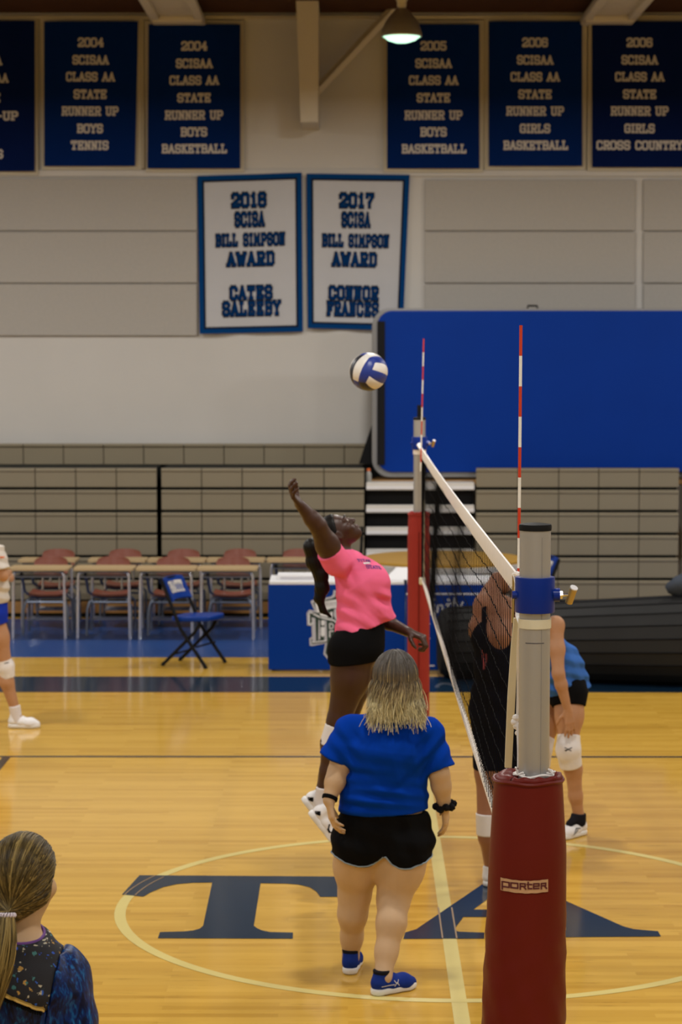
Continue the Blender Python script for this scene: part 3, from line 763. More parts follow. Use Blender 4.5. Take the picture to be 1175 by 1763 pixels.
# ================================================================== SCHOOL DESKS
def make_desk(x, y, dxs=0.02):
    """combo desk facing the camera: writing top in front, joined seat behind; x = left edge of top, y = front"""
    w_, d_ = .62, .40; H = .75
    root = thing('school_desk', (x+w_/2, y+d_/2, 0), 'desk', 'school desk')
    mb = MB(); mb.prism(rrect(x, y, x+w_, y+d_, .04, 4), lambda a, b, z: Vector((a,b,z)), H-.022, H); mb.build('desk_top', M['desk_top'], root)
    mb = MB(); mb.box((x+.06,y+.05,H-.10),(x+w_-.06,y+d_-.02,H-.085)); mb.box((x+.05,y+.03,H-.045),(x+w_-.05,y+.06,H-.022)); mb.build('desk_frame', M['steel_blue'], root)
    for sx in (x+.05, x+w_-.05):
        s = 1 if sx < x+w_/2 else -1
        mb = MB(); mb.tube([(sx+s*.10,y+.05,H-.032),(sx+s*.02,y+.05,H-.04),(sx,y+.05,H-.08),(sx-s*.01,y+.04,.015)], .015, 8); l = mb.build('front_leg', M['leg_metal'], root, smooth=True)
        mb = MB(); mb.lathe([(.017,0.0),(.017,.03),(.012,.035)], (sx-s*.01,y+.04,.002), 8); mb.build('foot', M['chrome'], l)
    # bent tube from the top down into the seat frame
    sx = x+.09
    mb = MB(); mb.tube([(sx,y+.30,H-.04),(sx,y+.36,H-.12),(sx+.02,y+.40,H-.28),(sx+.08,y+.44,.42),(sx+.14,y+.48,.40),(x+w_-.12,y+.50,.40)], .016, 8); mb.build('arm_tube', M['steel_blue'], root, smooth=True)
    mb = MB(); cx_ = x+w_*.5+dxs
    for s in (-1, 1):
        mb.tube([(cx_+s*.17,y+.42,.40),(cx_+s*.21,y+.40,.36),(cx_+s*.23,y+.38,.28),(cx_+s*.235,y+.36,.015)], .014, 8)
        mb.tube([(cx_+s*.17,y+.74,.40),(cx_+s*.23,y+.77,.34),(cx_+s*.235,y+.78,.015)], .014, 8)
        mb.tube([(cx_+s*.17,y+.42,.40),(cx_+s*.17,y+.76,.40)], .013, 8)
    mb.tube([(cx_-.21,y+.40,.36),(cx_+.21,y+.40,.36)], .012, 8)
    mb.build('seat_frame', M['steel_blue'], root, smooth=True)
    mb = MB()
    for q in range(5): mb.tube([(cx_-.2,y+.42+q*.075,.17),(cx_+.2,y+.42+q*.075,.17)], .006, 6)
    for s in (-1, 1): mb.tube([(cx_+s*.2,y+.41,.30),(cx_+s*.2,y+.41,.17),(cx_+s*.2,y+.74,.17),(cx_+s*.2,y+.74,.3)], .007, 6)
    mb.build('book_rack', M['chrome'], root, smooth=True)
    def seat(u, v):
        sx_ = (u-.5)*.42*(1-.12*v); return Vector((cx_+sx_, y+.41+.35*v, .435 + .03*(abs(u-.5)*2)**2*(.5+.5*v) - .012*math.sin(v*3.1)))
    mb = MB(); n = 10
    for sgn in (0, 1):
        bse = len(mb.v)
        for j in range(n+1):
            for i in range(n+1):
                p = seat(i/n, j/n); p.z -= .018*sgn; mb.v.append(p)
        for j in range(n):
            for i in range(n): mb.f.append([bse+j*(n+1)+i, bse+j*(n+1)+i+1, bse+(j+1)*(n+1)+i+1, bse+(j+1)*(n+1)+i]); mb.mi.append(0)
    N = (n+1)**2
    ed = [(i, i+1) for i in range(n)] + [((n)*(n+1)+i, n*(n+1)+i+1) for i in range(n)] + [(j*(n+1), (j+1)*(n+1)) for j in range(n)] + [(j*(n+1)+n, (j+1)*(n+1)+n) for j in range(n)]
    for p, q in ed: mb.f.append([p, q, q+N, p+N]); mb.mi.append(0)
    mb.build('seat', M['seat_brown'], root, smooth=True)
    def back(u, v):
        ww = .36*(1-.12*(abs(v-.5)*2)**4)
        zz = .585 + .215*v - .03*(abs(u-.5)*2)**3*(v-.2)
        return Vector((cx_+(u-.5)*ww, y+.80+.04*v-.03*(abs(u-.5)*2)**2, zz))
    mb = MB(); mb.sheet(back, 12, 10, .014); mb.build('backrest', M['seat_brown'], root, smooth=True)
    mb = MB()
    for s in (-1, 1): mb.tube([(cx_+s*.09,y+.74,.40),(cx_+s*.09,y+.80,.45),(cx_+s*.09,y+.82,.66)], .011, 8)
    mb.build('back_post', M['chrome'], root, smooth=True)
    return root
desks = []
FYD = 22.90; BYD = 23.80
proto = make_desk(0, 0)
px0d = .64/2
fr_desks = [(-104, -2), (14, 116), (126, 228), (234, 336), (340, 442)]
bk_desks = [(30, 130), (150, 250), (254, 352), (356, 454), (460, 558)]
fl = ['front row school desk cut off by the left picture edge, behind the walking player', 'front row school desk farthest left of those fully in view', 'front row school desk second from the left in view', 'front row school desk right behind the blue folding chair', 'front row school desk at the right end of the row']
bl = ['back row school desk at the left end, behind the leftmost front desk', 'back row school desk second from the left', 'back row school desk in front of the black bleacher gap', 'back row school desk second from the right', 'back row school desk at the right end, behind the blue scorer table']
first = True
for spots, Y, labs, dy in ((fr_desks, FYD, fl, 0), (bk_desks, BYD, bl, 0)):
    for (a, b), lab in zip(spots, labs):
        o = proto if first else copy_tree(proto)
        first = False
        xc = (W(a,975,Y).x + W(b,975,Y).x)/2
        o.location = (xc, Y+.22+rng.uniform(-.02,.02), 0); o.rotation_euler = (0,0,rng.uniform(-.012,.012))
        tag(o, lab, 'school desk', 'school desks in front of the bleachers')

# ================================================================== BLUE FOLDING CHAIRS
def folding_chair(loc, rot, label, scale=1.0):
    """faces local +X; local origin on the floor under the seat"""
    root = thing('folding_chair', loc, label, 'chair', 'blue padded folding chairs')
    O = Vector(loc)
    m4 = Matrix.Rotation(rot, 4, 'Z')
    def T(x, y, z): return O + (m4 @ Vector((x, y, z)))*scale
    for s in (-1, 1):
        mb = MB(); mb.tube([T(-.26, s*.20, .815), T(-.24, s*.205, .77), T(-.06, s*.21, .36), T(.20, s*.215, .015)], .0165, 8)
        l = mb.build('front_leg', M['black'], root, smooth=True)
        mb = MB(); mb.tube([T(.19,s*.215,.03), T(.205,s*.215,.002)], .019, 8); mb.build('foot', M['black'], l)
        mb = MB(); mb.tube([T(.13, s*.185, .43), T(.08, s*.185, .34), T(-.26, s*.185, .015)], .0165, 8)
        l = mb.build('rear_leg', M['black'], root, smooth=True)
        mb = MB(); mb.tube([T(-.25,s*.185,.03), T(-.268,s*.185,.002)], .019, 8); mb.build('foot', M['black'], l)
    mb = MB(); mb.tube([T(.10,-.21,.20),T(.10,.21,.20)], .009, 6); mb.tube([T(-.17,-.185,.11),T(-.17,.185,.11)], .009, 6)
    mb.tube([T(-.262,-.2,.815),T(-.272,-.12,.825),T(-.272,.12,.825),T(-.262,.2,.815)], .012, 8); mb.build('crossbar', M['black'], root, smooth=True)
    mb = MB(); n = 16
    P = []
    for k in range(n):
        t = 2*math.pi*k/n; c_, s_ = math.cos(t), math.sin(t)
        P.append((.02+.225*math.copysign(abs(c_)**.55, c_), .205*math.copysign(abs(s_)**.55, s_)))
    mb.prism(P, lambda x, y, z: T(x, y, z+.05*(x)), .430, .480); mb.build('seat', M['chair_blue'], root, smooth=True, bevel=.012)
    def back(u, v):
        yy = (u-.5)*.40; bow = .035*(1-(abs(u-.5)*2)**2)
        x = -.165-.105*v - bow; z = .61+.205*v+.015*(1-(abs(u-.5)*2)**4)
        return x, yy, z
    mb = MB()
    P = []
    for sd in (0, 1):
        for j in range(7):
            for i in range(13):
                x, y, z = back(i/12, j/6); P.append(T(x+.03*sd-.0, y, z+.012*sd))
    F = []
    I = lambda sd, i, j: sd*91+j*13+i
    for j in range(6):
        for i in range(12):
            F += [[I(0,i,j),I(0,i+1,j),I(0,i+1,j+1),I(0,i,j+1)], [I(1,i,j),I(1,i,j+1),I(1,i+1,j+1),I(1,i+1,j)]]
    for i in range(12):
        for j in (0,6): F.append([I(0,i,j),I(1,i,j),I(1,i+1,j),I(0,i+1,j)])
    for j in range(6):
        for i in (0,12): F.append([I(0,i,j),I(0,i,j+1),I(1,i,j+1),I(1,i,j)])
    mb.add(P, F); bk = mb.build('backrest', M['chair_blue'], root, smooth=True)
    mb = MB()
    def lf(x, y):
        u = .5 - x/.40; v = y
        bx_, by_, bz_ = back(u, v); return T(bx_+.034, by_, bz_+.012)
    put_text(mb, 'TITANS', lf, 0, .52, .27, .42, 1.5, 1.2); mb.build('lettering', M['letter_grey'], bk, recalc=False)
    return root
# front feet / rear feet seen at 2 depths: nearest foot pixel (360,1152), far-left foot (285,1147)
g0 = G(338, 1145)
folding_chair((g0.x, g0.y+.02, 0), R(-22), 'blue padded folding chair standing alone in front of the school desks')
g1 = W(946, 1000, 22.6)
folding_chair((g1.x-.25, 22.6, 0), R(200), 'blue padded folding chair mostly hidden behind the near net post', 1.08)

# ================================================================== SCORER TABLES
ST_Y = G(600,1156).y
def scorer_table(pxa, pxb, label):
    a, b = W(pxa, 1000, ST_Y).x, W(pxb, 1000, ST_Y).x
    zt = W(600, 1004, ST_Y).z
    root = thing('scorer_table', ((a+b)/2, ST_Y+.3, 0), label, 'table', 'blue fronted scorer tables')
    mb = MB(); mb.box((a, ST_Y, .015), (b, ST_Y+.035, zt-.015)); mb.build('front_panel', M['table_blue'], root, bevel=.006)
    mb = MB(); mb.box((a+.01, ST_Y+.005, zt-.015), (b-.01, ST_Y+.60, zt+.015)); mb.build('table_top', M['white'], root, bevel=.004)
    for s in (a+.02, b-.05):
        mb = MB(); mb.box((s, ST_Y+.035, .015), (s+.03, ST_Y+.55, zt-.015)); mb.build('side_panel', M['table_blue'], root)
        mb = MB(); mb.tube([(s+.015, ST_Y+.52, .0), (s+.015, ST_Y+.52, .1)], .018, 8); mb.build('leg', M['black'], root)
    return root, a, b, zt
stA, sa0, sa1, szt = scorer_table(462, 698, 'blue scorer table with a grey and white emblem, behind the jumping player')
stB, sb0, sb1, _ = scorer_table(700, 905, 'blue scorer table with white script lettering, behind the net and black mat roll')
mb = MB(); mb.box((sb0+.0, ST_Y-.004, W(600,1024,ST_Y).z), (sb1, ST_Y, W(600,1021,ST_Y).z)); mb.box((W(738,1,ST_Y).x, ST_Y-.004, W(600,1147,ST_Y).z), (W(752,1,ST_Y).x, ST_Y, W(600,1145,ST_Y).z))
for y in (1074, 1099): mb.box((W(738,1,ST_Y).x, ST_Y-.004, W(600,y+1,ST_Y).z), (W(744,1,ST_Y).x, ST_Y, W(600,y-1,ST_Y).z))
mb.build('white_stripe', M['white'], stB)
# script word, its lower half behind the mat roll
def flat_fr(Y): return lambda px, py: W(px, -py, Y)
def strokes(mb, paths, wd, fr, mi=0):
    for st in paths:
        for a, b in zip(st[:-1], st[1:]):
            dx, dy = b[0]-a[0], b[1]-a[1]; l = math.hypot(dx, dy) or 1; dx /= l; dy /= l
            e = wd*.35; h = wd/2; nx, ny = -dy*h, dx*h
            a2 = (a[0]-dx*e, a[1]-dy*e); b2 = (b[0]+dx*e, b[1]+dy*e)
            mb.add([fr(a2[0]+nx,-(a2[1]+ny)), fr(a2[0]-nx,-(a2[1]-ny)), fr(b2[0]-nx,-(b2[1]-ny)), fr(b2[0]+nx,-(b2[1]+ny))], [[0,1,2,3]], mi)
mb = MB(); ff = flat_fr(ST_Y-.005)
strokes(mb, [[(712,1034),(734,1030)],[(723,1031),(720,1056)],[(733,1043),(731,1056)],[(733,1045),(739,1041)],
             [(748,1041),(746,1057)],[(742,1041),(748,1041)],[(743,1057),(750,1057)],
             [(755,1042),(753,1054)],[(755,1043),(761,1042),(763,1046),(760,1054)],
             [(772,1041),(770,1054)],[(768,1041),(774,1040)],[(783,1030),(779,1053),(783,1053)],[(777,1039),(787,1037)],
             [(788,1040),(790,1049)],[(797,1037),(787,1058)]], 3.4, ff)
for cx_, cy_ in ((747,1032),(773,1033)):
    mb.add([ff(cx_+2.6*math.cos(t), -(cy_+2.6*math.sin(t))) for t in [2*math.pi*k/10 for k in range(10)]], [list(range(10))])
mb.build('lettering', M['white'], stB, recalc=False)
# emblem on the left table: layered print
def ep(pts): return [(450+x/7.833, 980+y/7.833) for x, y in pts]
def layer(name, polys, m, off, stroke=None):
    mb = MB(); f_ = flat_fr(ST_Y-off)
    for P in polys:
        Q = ep(P); mb.add([f_(x,-y) for x, y in Q], [list(range(len(Q)))])
    if stroke:
        for path, wd in stroke: strokes(mb, [ep(path)], wd, f_)
    return mb.build(name, M[m], stA, recalc=False)
outer = [(975,285),(1010,285),(1150,285),(1330,430),(1300,560),(1400,560),(1400,990),(1290,1000),(1240,1180),(1120,1330),(985,1290),(930,1250),(840,1145),(865,1000),(690,1035),(655,1030),(650,930),(685,915),(680,765),(620,755),(615,590),(650,545),(720,560),(668,440),(680,420),(940,370),(970,345)]
layer('emblem_base', [outer], 'silver_print', .003)
layer('emblem_field', [[(1005,310),(1150,310),(1300,440),(1270,590),(1370,590),(1370,960),(1270,970),(1215,1165),(1115,1295),(955,1240),(865,1130),(890,985),(680,1010),(675,945),(705,930),(705,740),(640,735),(640,600),(660,570),(760,590),(700,450),(950,395),(1000,370)]], 'green_print', .006)
layer('emblem_ribbon', [[(722,455),(1060,400),(1270,455),(1230,560),(1090,520),(960,525),(755,590)], [(785,595),(905,575),(905,650),(800,630)], [(930,580),(965,575),(960,665),(930,655)]], 'white', .009)
layer('emblem_silver', [[(985,540),(1040,520),(1085,560),(1070,660),(1010,690),(975,620)], [(680,650),(730,660),(740,960),(690,985),(690,930),(700,920)], [(775,680),(790,690),(800,940),(770,960)], [(860,690),(880,690),(890,960),(850,965)]], 'silver_print', .009)
layer('emblem_letter', [[(805,780),(858,780),(858,890),(830,915),(805,890)],[(810,690),(855,690),(855,745),(832,765),(810,745)]], 'white', .012,
      [([(645,735),(645,600),(665,575),(700,600),(800,650),(980,690),(1040,740)], 2.6), ([(700,720),(655,750)], 2.2), ([(925,735),(925,800),(955,805),(972,780),(970,750),(950,732),(925,735)], 2.0), ([(970,835),(925,835),(925,915)], 2.0), ([(690,985),(880,965)], 2.0)])
mb = MB(); f_ = flat_fr(ST_Y-.011)
put_text(mb, 'TRINITY', lambda x, y: f_(x, y), 571, -1040.0, 30, 5, 1.2, 1.6); mb.build('emblem_ribbon_lettering', M['silver_print'], stA, recalc=False)
# things on the table
a, b = W(478, 995, ST_Y+.2), W(552, 1003, ST_Y+.2)
bx_ = thing('white_case', ((a.x+b.x)/2, ST_Y+.25, szt+.016), 'flat white case with a printed side lying on the left scorer table', 'case')
mb = MB(); mb.box((a.x, ST_Y+.12, szt+.016), (b.x, ST_Y+.40, szt+.062)); mb.build('body', M['white'], bx_, bevel=.004)
mb = MB(); mb.box((a.x+.03, ST_Y+.118, szt+.024), (b.x-.05, ST_Y+.1205, szt+.046)); mb.build('printed_strip', M['silver_print'], bx_)
mb = MB(); a = W(664,1,ST_Y).x; b = W(712,1,ST_Y).x
mb.add([(a,ST_Y+.15,szt+.018),(b,ST_Y+.15,szt+.018),(b+.05,ST_Y+.50,szt+.10),(a+.12,ST_Y+.50,szt+.10)], [[0,1,2,3]])
mb.add([(a,ST_Y+.15,szt+.016),(b,ST_Y+.15,szt+.016),(b+.05,ST_Y+.50,szt+.016),(a+.12,ST_Y+.50,szt+.016)], [[0,1,2,3]])
mb.f += [[0,1,5,4],[1,2,6,5],[2,3,7,6],[3,0,4,7]]; mb.mi += [0]*4
tag(mb.build('score_board', M['white'], origin=(a,ST_Y+.3,szt+.016)), 'white sloping flip board on the scorer table beside the far net post', 'board')

# round table behind
c_ = W(762, 958, 23.9); tz = c_.z
rt = thing('round_table', (c_.x, 23.75, 0), 'round table with golden wooden top in front of the bleacher steps', 'table')
mb = MB(); mb.lathe([(.86,-.03),(.86,.0),(.85,.004)], (c_.x, 23.72, tz), 48); mb.build('table_top', M['round_wood'], rt)
mb = MB(); mb.lathe([(.84,-.09),(.87,-.085),(.87,-.03),(.862,-.026),(.862,-.03),(.84,-.035)], (c_.x, 23.72, tz), 48, caps=False); mb.build('rim', M['alu_light'], rt)
for q in range(4):
    t = R(45+90*q); mb = MB(); mb.tube([(c_.x+.5*math.cos(t),23.72+.5*math.sin(t),tz-.03),(c_.x+.62*math.cos(t),23.72+.62*math.sin(t),.002)], .018, 8); mb.build('leg', M['steel_blue'], rt, smooth=True)
# black tubular chair whose back shows behind the player's head
hc = W(617, 906, 22.5); bz = hc.z; bx0 = W(602,906,22.5).x; bx1 = W(624,906,22.5).x
tc = thing('tall_stool', (bx0, 22.5, 0), 'black tubular tall stool with a back, behind the jumping player and scorer table', 'stool')
mb = MB(); mb.tube([(bx0+.0,22.42,.72),(bx0+.11,22.42,.95),(bx1,22.42,bz),(bx0-.1,22.44,bz-.05)], .011, 8); mb.tube([(bx1,22.42,bz),(bx1-.02,22.42,.72)], .014, 8); mb.build('back_frame', M['black'], tc, smooth=True)
mb = MB(); mb.lathe([(.17,0),(.175,.02),(.17,.05),(.15,.06)], (bx0-.04,22.56,.66), 20); mb.build('seat', M['black'], tc, smooth=True)
for q in range(4):
    t = R(45+90*q); mb = MB(); mb.tube([(bx0-.04+.12*math.cos(t),22.56+.12*math.sin(t),.66),(bx0-.04+.2*math.cos(t),22.56+.16*math.sin(t),.002)], .012, 8); mb.build('leg', M['black'], tc, smooth=True)

# ================================================================== BLACK MAT ROLL
pL, pR = Vector((W(752,1100,20.62).x, 20.45, 0)), Vector((W(1182,1100,20.1).x, 19.98, 0))
rL, rR = .315, .40
n = 20
mr = MB()
def ringpt(t, k, rs=1.0):
    r = (rL*(1-t)+rR*t)*rs; c = pL.lerp(pR, t); a = 2*math.pi*(k+.5)/n
    return Vector((c.x + .0, c.y + r*1.05*math.cos(a), r + r*math.sin(a)*1.0))
stations = [(0.0,.70),(0.012,.9),(0.035,1.0)] + [(t/12,1.0) for t in range(1,12)] + [(.985,1.0),(1.0,.92)]
for t, rs in stations:
    r = rL*(1-t)+rR*t; c = pL.lerp(pR, t)
    for k in range(n):
        a = 2*math.pi*(k+.5)/n
        mr.v.append(Vector((c.x, c.y + r*rs*1.05*math.cos(a), r + r*rs*math.sin(a))))
for i in range(len(stations)-1):
    for k in range(n):
        k2 = (k+1) % n; mr.f.append([i*n+k, i*n+k2, (i+1)*n+k2, (i+1)*n+k]); mr.mi.append(0)
mr.f.append(list(range(n))); mr.mi.append(0); mr.f.append([(len(stations)-1)*n+k for k in range(n)]); mr.mi.append(0)
root = thing('rolled_mat', ((pL.x+pR.x)/2, 20.2, 0), 'big black padded mat rolled up on the floor behind the net', 'mat')
mr.build('roll', M['mat_black'], root)
mb = MB()
for k in range(n):
    a = 2*math.pi*(k+.5)/n
    if math.sin(a) > -.6:
        pts = []
        for t in (.04,.3,.6,.98):
            r = rL*(1-t)+rR*t; c = pL.lerp(pR, t)
            pts.append(Vector((c.x, c.y+r*1.05*math.cos(a)*1.0, r+r*math.sin(a)*1.0)))
        mb.tube(pts, .007, 5)
mb.build('seam', M['mat_seam'], root)
jk = W(1160, 1022, 20.3)
tz_ = 2*rR
mb = MB(); random.seed(4)
N1, N2 = 16, 10
for j in range(N2+1):
    for i in range(N1):
        a = 2*math.pi*i/N1; t = j/N2*math.pi
        rr = .16*(1+.25*math.sin(3*a+2*t)+.12*math.sin(7*a-3*t))
        mb.v.append(Vector((jk.x+.07+rr*math.sin(t)*math.cos(a), 20.0+.7*rr*math.sin(t)*math.sin(a), tz_+.082+.10*math.cos(t)*(1+.2*math.sin(4*a)))))
for j in range(N2):
    for i in range(N1): mb.f.append([j*N1+i, j*N1+(i+1)%N1, (j+1)*N1+(i+1)%N1, (j+1)*N1+i]); mb.mi.append(0)
tag(mb.build('jacket', M['lacquer'], smooth=True, origin=(jk.x,20.0,tz_), sharp=180), 'dark grey jacket heaped on the right end of the black mat roll', 'jacket')

# ================================================================== NET POSTS, NET, ANTENNAS
NX = .547
def net_post(Y, label, near):
    root = thing('volleyball_post', (NX, Y, 0), label, 'net post', 'volleyball net posts')
    top = W(923, 906, 6.55).z if near else W(723, 720, Y).z
    r = .0455
    mb = MB()
    prof = [(r, .0), (r, top)]
    mb.lathe(prof, (NX, Y, .0), 40); pole = mb.build('pole', M['alu'], root, smooth=True)
    mb = MB()
    mb.box((NX+.0160, Y-r+.0022, 1.70), (NX+.0170, Y-r+.006, top-.03))
    mb.build('pole_groove', M['panel_rim'], pole)
    mb = MB(); mb.lathe([(r+.002,-.012),(r+.003,.0),(r+.001,.006),(r*.6,.009)], (NX, Y, top), 32); mb.build('cap', M['black'], root, smooth=True)
    if not near:
        mb = MB(); mb.tube([(NX-.002,Y+.01,top),(NX-.002,Y+.01,top+.10)], .017, 10); mb.build('height_pin', M['black'], root, smooth=True)
    zc0, zc1 = (W(923,1057,6.5).z, W(923,996,6.5).z) if near else (W(723,774,Y).z, W(723,752,Y).z)
    rc = .0575
    mb = MB(); mb.lathe([(r,zc0),(rc,zc0),(rc+.001,zc0+.004),(rc+.001,zc1-.004),(rc,zc1),(r,zc1)], (NX,Y,0), 40, caps=False); col = mb.build('clamp_collar', M['blue_paint'], root, smooth=True, sharp=40)
    zm = zc0+(zc1-zc0)*.50; yk = Y-.012
    mb = MB(); mb.tube([(NX+rc-.006,yk,zm),(NX+rc+.014,yk,zm)], .020, 12); mb.tube([(NX-rc+.004,yk,zm+.0),(NX-rc-.010,yk,zm)], .012, 10); mb.build('boss', M['blue_paint'], col, smooth=True)
    mb = MB(); mb.tube([(NX+rc+.014,yk,zm),(NX+rc+.022,yk,zm)], .013, 6); mb.tube([(NX+rc+.02,yk,zm),(NX+rc+.045,yk,zm)], .005, 10); mb.build('bolt', M['chrome'], root, smooth=True)
    kx = NX+rc+.049
    mb = MB(); mb.tube([(kx-.007,yk+.012,zm-.024),(kx+.005,yk-.010,zm+.020)], .0115, 14); kn = mb.build('knob', M['brass'], root, smooth=True)
    mb = MB(); mb.tube([(kx+.005,yk-.010,zm+.020),(kx+.0062,yk-.0118,zm+.023)], .0118, 14); mb.build('knob_cap', M['white'], kn, smooth=True)
    if near:
        zs0, zs1 = W(923,1084,6.5).z, W(923,1068,6.5).z
        mb = MB(); mb.lathe([(r,zs0),(r+.003,zs0),(r+.003,zs1),(r,zs1)], (NX,Y,0), 40, caps=False); mb.build('tape_band', M['cream_tape'], root, smooth=True, sharp=40)
        zp = W(923,1109,6.5).z
        mb = MB()
        for q in range(8):
            a0 = R(-130+q*9); a1 = R(-130+(q+1)*9)
            mb.add([(NX+(r+.0006)*math.cos(a), Y+(r+.0006)*math.sin(a), zp+d) for a, d in ((a0,0),(a1,0),(a1,.0022),(a0,.0022))], [[0,1,2,3]])
        mb.build('pen_mark', M['pen'], root, recalc=False)
    else:
        zs0, zs1 = W(723,782,Y).z, W(723,774,Y).z
        mb = MB(); mb.lathe([(r,zs0),(r+.004,zs0),(r+.004,zs1),(r,zs1)], (NX,Y,0), 32, caps=False); mb.build('tape_band', M['white_tape'], root, smooth=True)
    return root
NPY, FPY = 6.55, 17.25
net_post(NPY, 'near silver volleyball post with blue clamp collar and black cap', True)
net_post(FPY, 'far silver volleyball post with blue clamp, beyond the net', False)

def post_pad(Y, near, label):
    m = M['red_pad'] if near else M['red_pad_light']
    zt = W(912, 1338, NPY).z if near else W(723, 884, FPY).z
    root = thing('post_pad', (NX, Y, 0), label, 'post pad', 'red padded post covers')
    rows = 60; prof = []
    for i in range(rows+1):
        t = i/rows; z = zt*(1-t)
        if near:
            hw_ = .1005 + .0125*min(1,t/.12) + .011*min(1,max(0,(t-.1)/.3)) + .006*max(0,t-.4)
            cx_ = -.016 - .010*min(1,max(0,(t-.12)/.3)) - .005*max(0,t-.4)
        else:
            hw_ = .080+.006*min(1,t/.1); cx_ = -.004
        prof.append((hw_, z, cx_))
    prof[-1] = (prof[-1][0], .002, prof[-1][2])
    mb = MB(); nn = 48
    r_ = random.Random(2)
    for pr in prof:
        for k in range(nn):
            a = 2*math.pi*k/nn; z = pr[1]
            wr = 0
            if near and z < 1.35: wr = .0022*math.sin(9*a+z*38)*min(1,(1.35-z)/.3) + .0016*math.sin(5*a-z*60)
            mb.v.append(Vector((NX+pr[2]+(pr[0]+wr)*math.cos(a), Y+(pr[0]+wr)*.95*math.sin(a), z)))
    for i in range(rows):
        for k in range(nn):
            k2 = (k+1) % nn; mb.f.append([i*nn+k, i*nn+k2, (i+1)*nn+k2, (i+1)*nn+k]); mb.mi.append(0)
    # inner wall
    b0 = len(mb.v)
    for z in (zt, .002):
        for k in range(nn):
            a = 2*math.pi*k/nn; mb.v.append(Vector((NX+.052*math.cos(a), Y+.052*math.sin(a), z)))
    for k in range(nn):
        k2 = (k+1) % nn; mb.f.append([b0+k, b0+k2, b0+nn+k2, b0+nn+k]); mb.mi.append(0)
    body = mb.build('padding', m, root, smooth=True)
    # top: foam ring, vinyl flaps
    mb = MB()
    for k in range(nn):
        a, a2 = 2*math.pi*k/nn, 2*math.pi*(k+1)/nn; p0 = prof[0]
        mb.add([(NX+.0525*math.cos(a),Y+.0525*math.sin(a),zt-.004),(NX+.0525*math.cos(a2),Y+.0525*math.sin(a2),zt-.004),
                (NX+p0[2]+(p0[0]-.003)*math.cos(a2),Y+(p0[0]-.003)*.95*math.sin(a2),zt-.002),(NX+p0[2]+(p0[0]-.003)*math.cos(a),Y+(p0[0]-.003)*.95*math.sin(a),zt-.002)], [[0,1,2,3]])
    mb.build('foam', M['foam'], root)
    def flap(a0, a1, rin, name):
        mb = MB(); nA, nR = 18, 6
        for j in range(nR+1):
            for i in range(nA+1):
                a = R(a0+(a1-a0)*i/nA); p0 = prof[0]; t = j/nR
                ro = p0[0]+.002; r0 = rin(i/nA)
                r = ro*(1-t)+r0*t; cx_ = p0[2]*(1-t)
                z = zt + .014*math.sin(math.pi*min(1,t*1.1)) + .006*math.sin(i*1.1+j)*t - .004*(t == 0)
                mb.v.append(Vector((NX+cx_+r*math.cos(a), Y+r*.95*math.sin(a), z)))
        for j in range(nR):
            for i in range(nA): mb.f.append([j*(nA+1)+i, j*(nA+1)+i+1, (j+1)*(nA+1)+i+1, (j+1)*(nA+1)+i]); mb.mi.append(0)
        o = mb.build(name, m, root, smooth=True, sharp=80)
        md = o.modifiers.new('t', 'SOLIDIFY'); md.thickness = .003
    flap(105, 232, lambda u: .060+.012*math.sin(u*9), 'flap')
    flap(-40, 100, lambda u: .060+.010*math.sin(u*7), 'flap')
    flap(235, 316, lambda u: .080+.006*math.sin(u*8), 'flap')
    mb = MB(); pts = []
    for k in range(40):
        a = 2*math.pi*k/40; p0 = prof[0]
        pts.append((NX+p0[2]+(p0[0]+.001)*math.cos(a), Y+(p0[0]+.001)*.95*math.sin(a), zt-.004+.002*math.sin(5*a)))
    mb.tube(pts, .006, 6, closed=True); mb.build('rim_welt', m, root, smooth=True)
    return root, body, prof
padN, padN_body, padN_prof = post_pad(NPY, True, 'near tall red padded cover around the net post, with a worn maker label')
padF, padF_body, _ = post_pad(FPY, False, 'far faded red padded cover around the post beyond the net')
mb = MB(); mb.tube([(NX-.004,FPY-.0865,.08),(NX-.004,FPY-.0845,1.60)], .004, 5); mb.build('seam', M['red_pad'], padF)
q = W(731,1198,FPY-.085)
mb = MB(); mb.add([q+Vector((-.02,-.004,-.012)), q+Vector((.028,-.002,.022)), q+Vector((.030,-.002,.030)), q+Vector((-.004,-.004,.006))], [[0,1,2,3]]); mb.build('scuff_mark', M['black'], padF, recalc=False)

def pad_surface(px, py):
    """point on the near pad's front under a pixel"""
    d = ray(px, py); z = CAM.z + d.z*(6.46/d.y); x = CAM.x + d.x*(6.46/d.y)
    t = 1-z/padN_prof[0][1]; i = min(60, max(0, int(round(t*60)))); pr = padN_prof[i]
    c = max(-.98, min(.98, (x-NX-pr[2])/pr[0])); a = -math.acos(c)
    return lambda off: Vector((NX+pr[2]+(pr[0]+off)*math.cos(a), NPY+(pr[0]+off)*.95*math.sin(a), z))
mb = MB()
nx_ = 16
edge_t = [1512+.35*math.sin(i*2.1)+1.5*math.sin(math.pi*i/16) for i in range(nx_+1)]; edge_b = [1533.5+.35*math.sin(i*1.7)+1.5*math.sin(math.pi*i/16) for i in range(nx_+1)]
for i in range(nx_):
    xa_, xb_ = 864+79*i/nx_, 864+79*(i+1)/nx_
    mb.add([pad_surface(xa_,edge_t[i])(.003), pad_surface(xb_,edge_t[i+1])(.003), pad_surface(xb_,edge_b[i+1])(.003), pad_surface(xa_,edge_b[i])(.003)], [[0,1,2,3]])
lb = mb.build('maker_label', M['label_tan'], padN, recalc=False)
mb = MB()
def pfr(x, y): return pad_surface(x, -y)(.0045)
s_ = lambda P: [(866+x, 1530.5-y) for x, y in P]
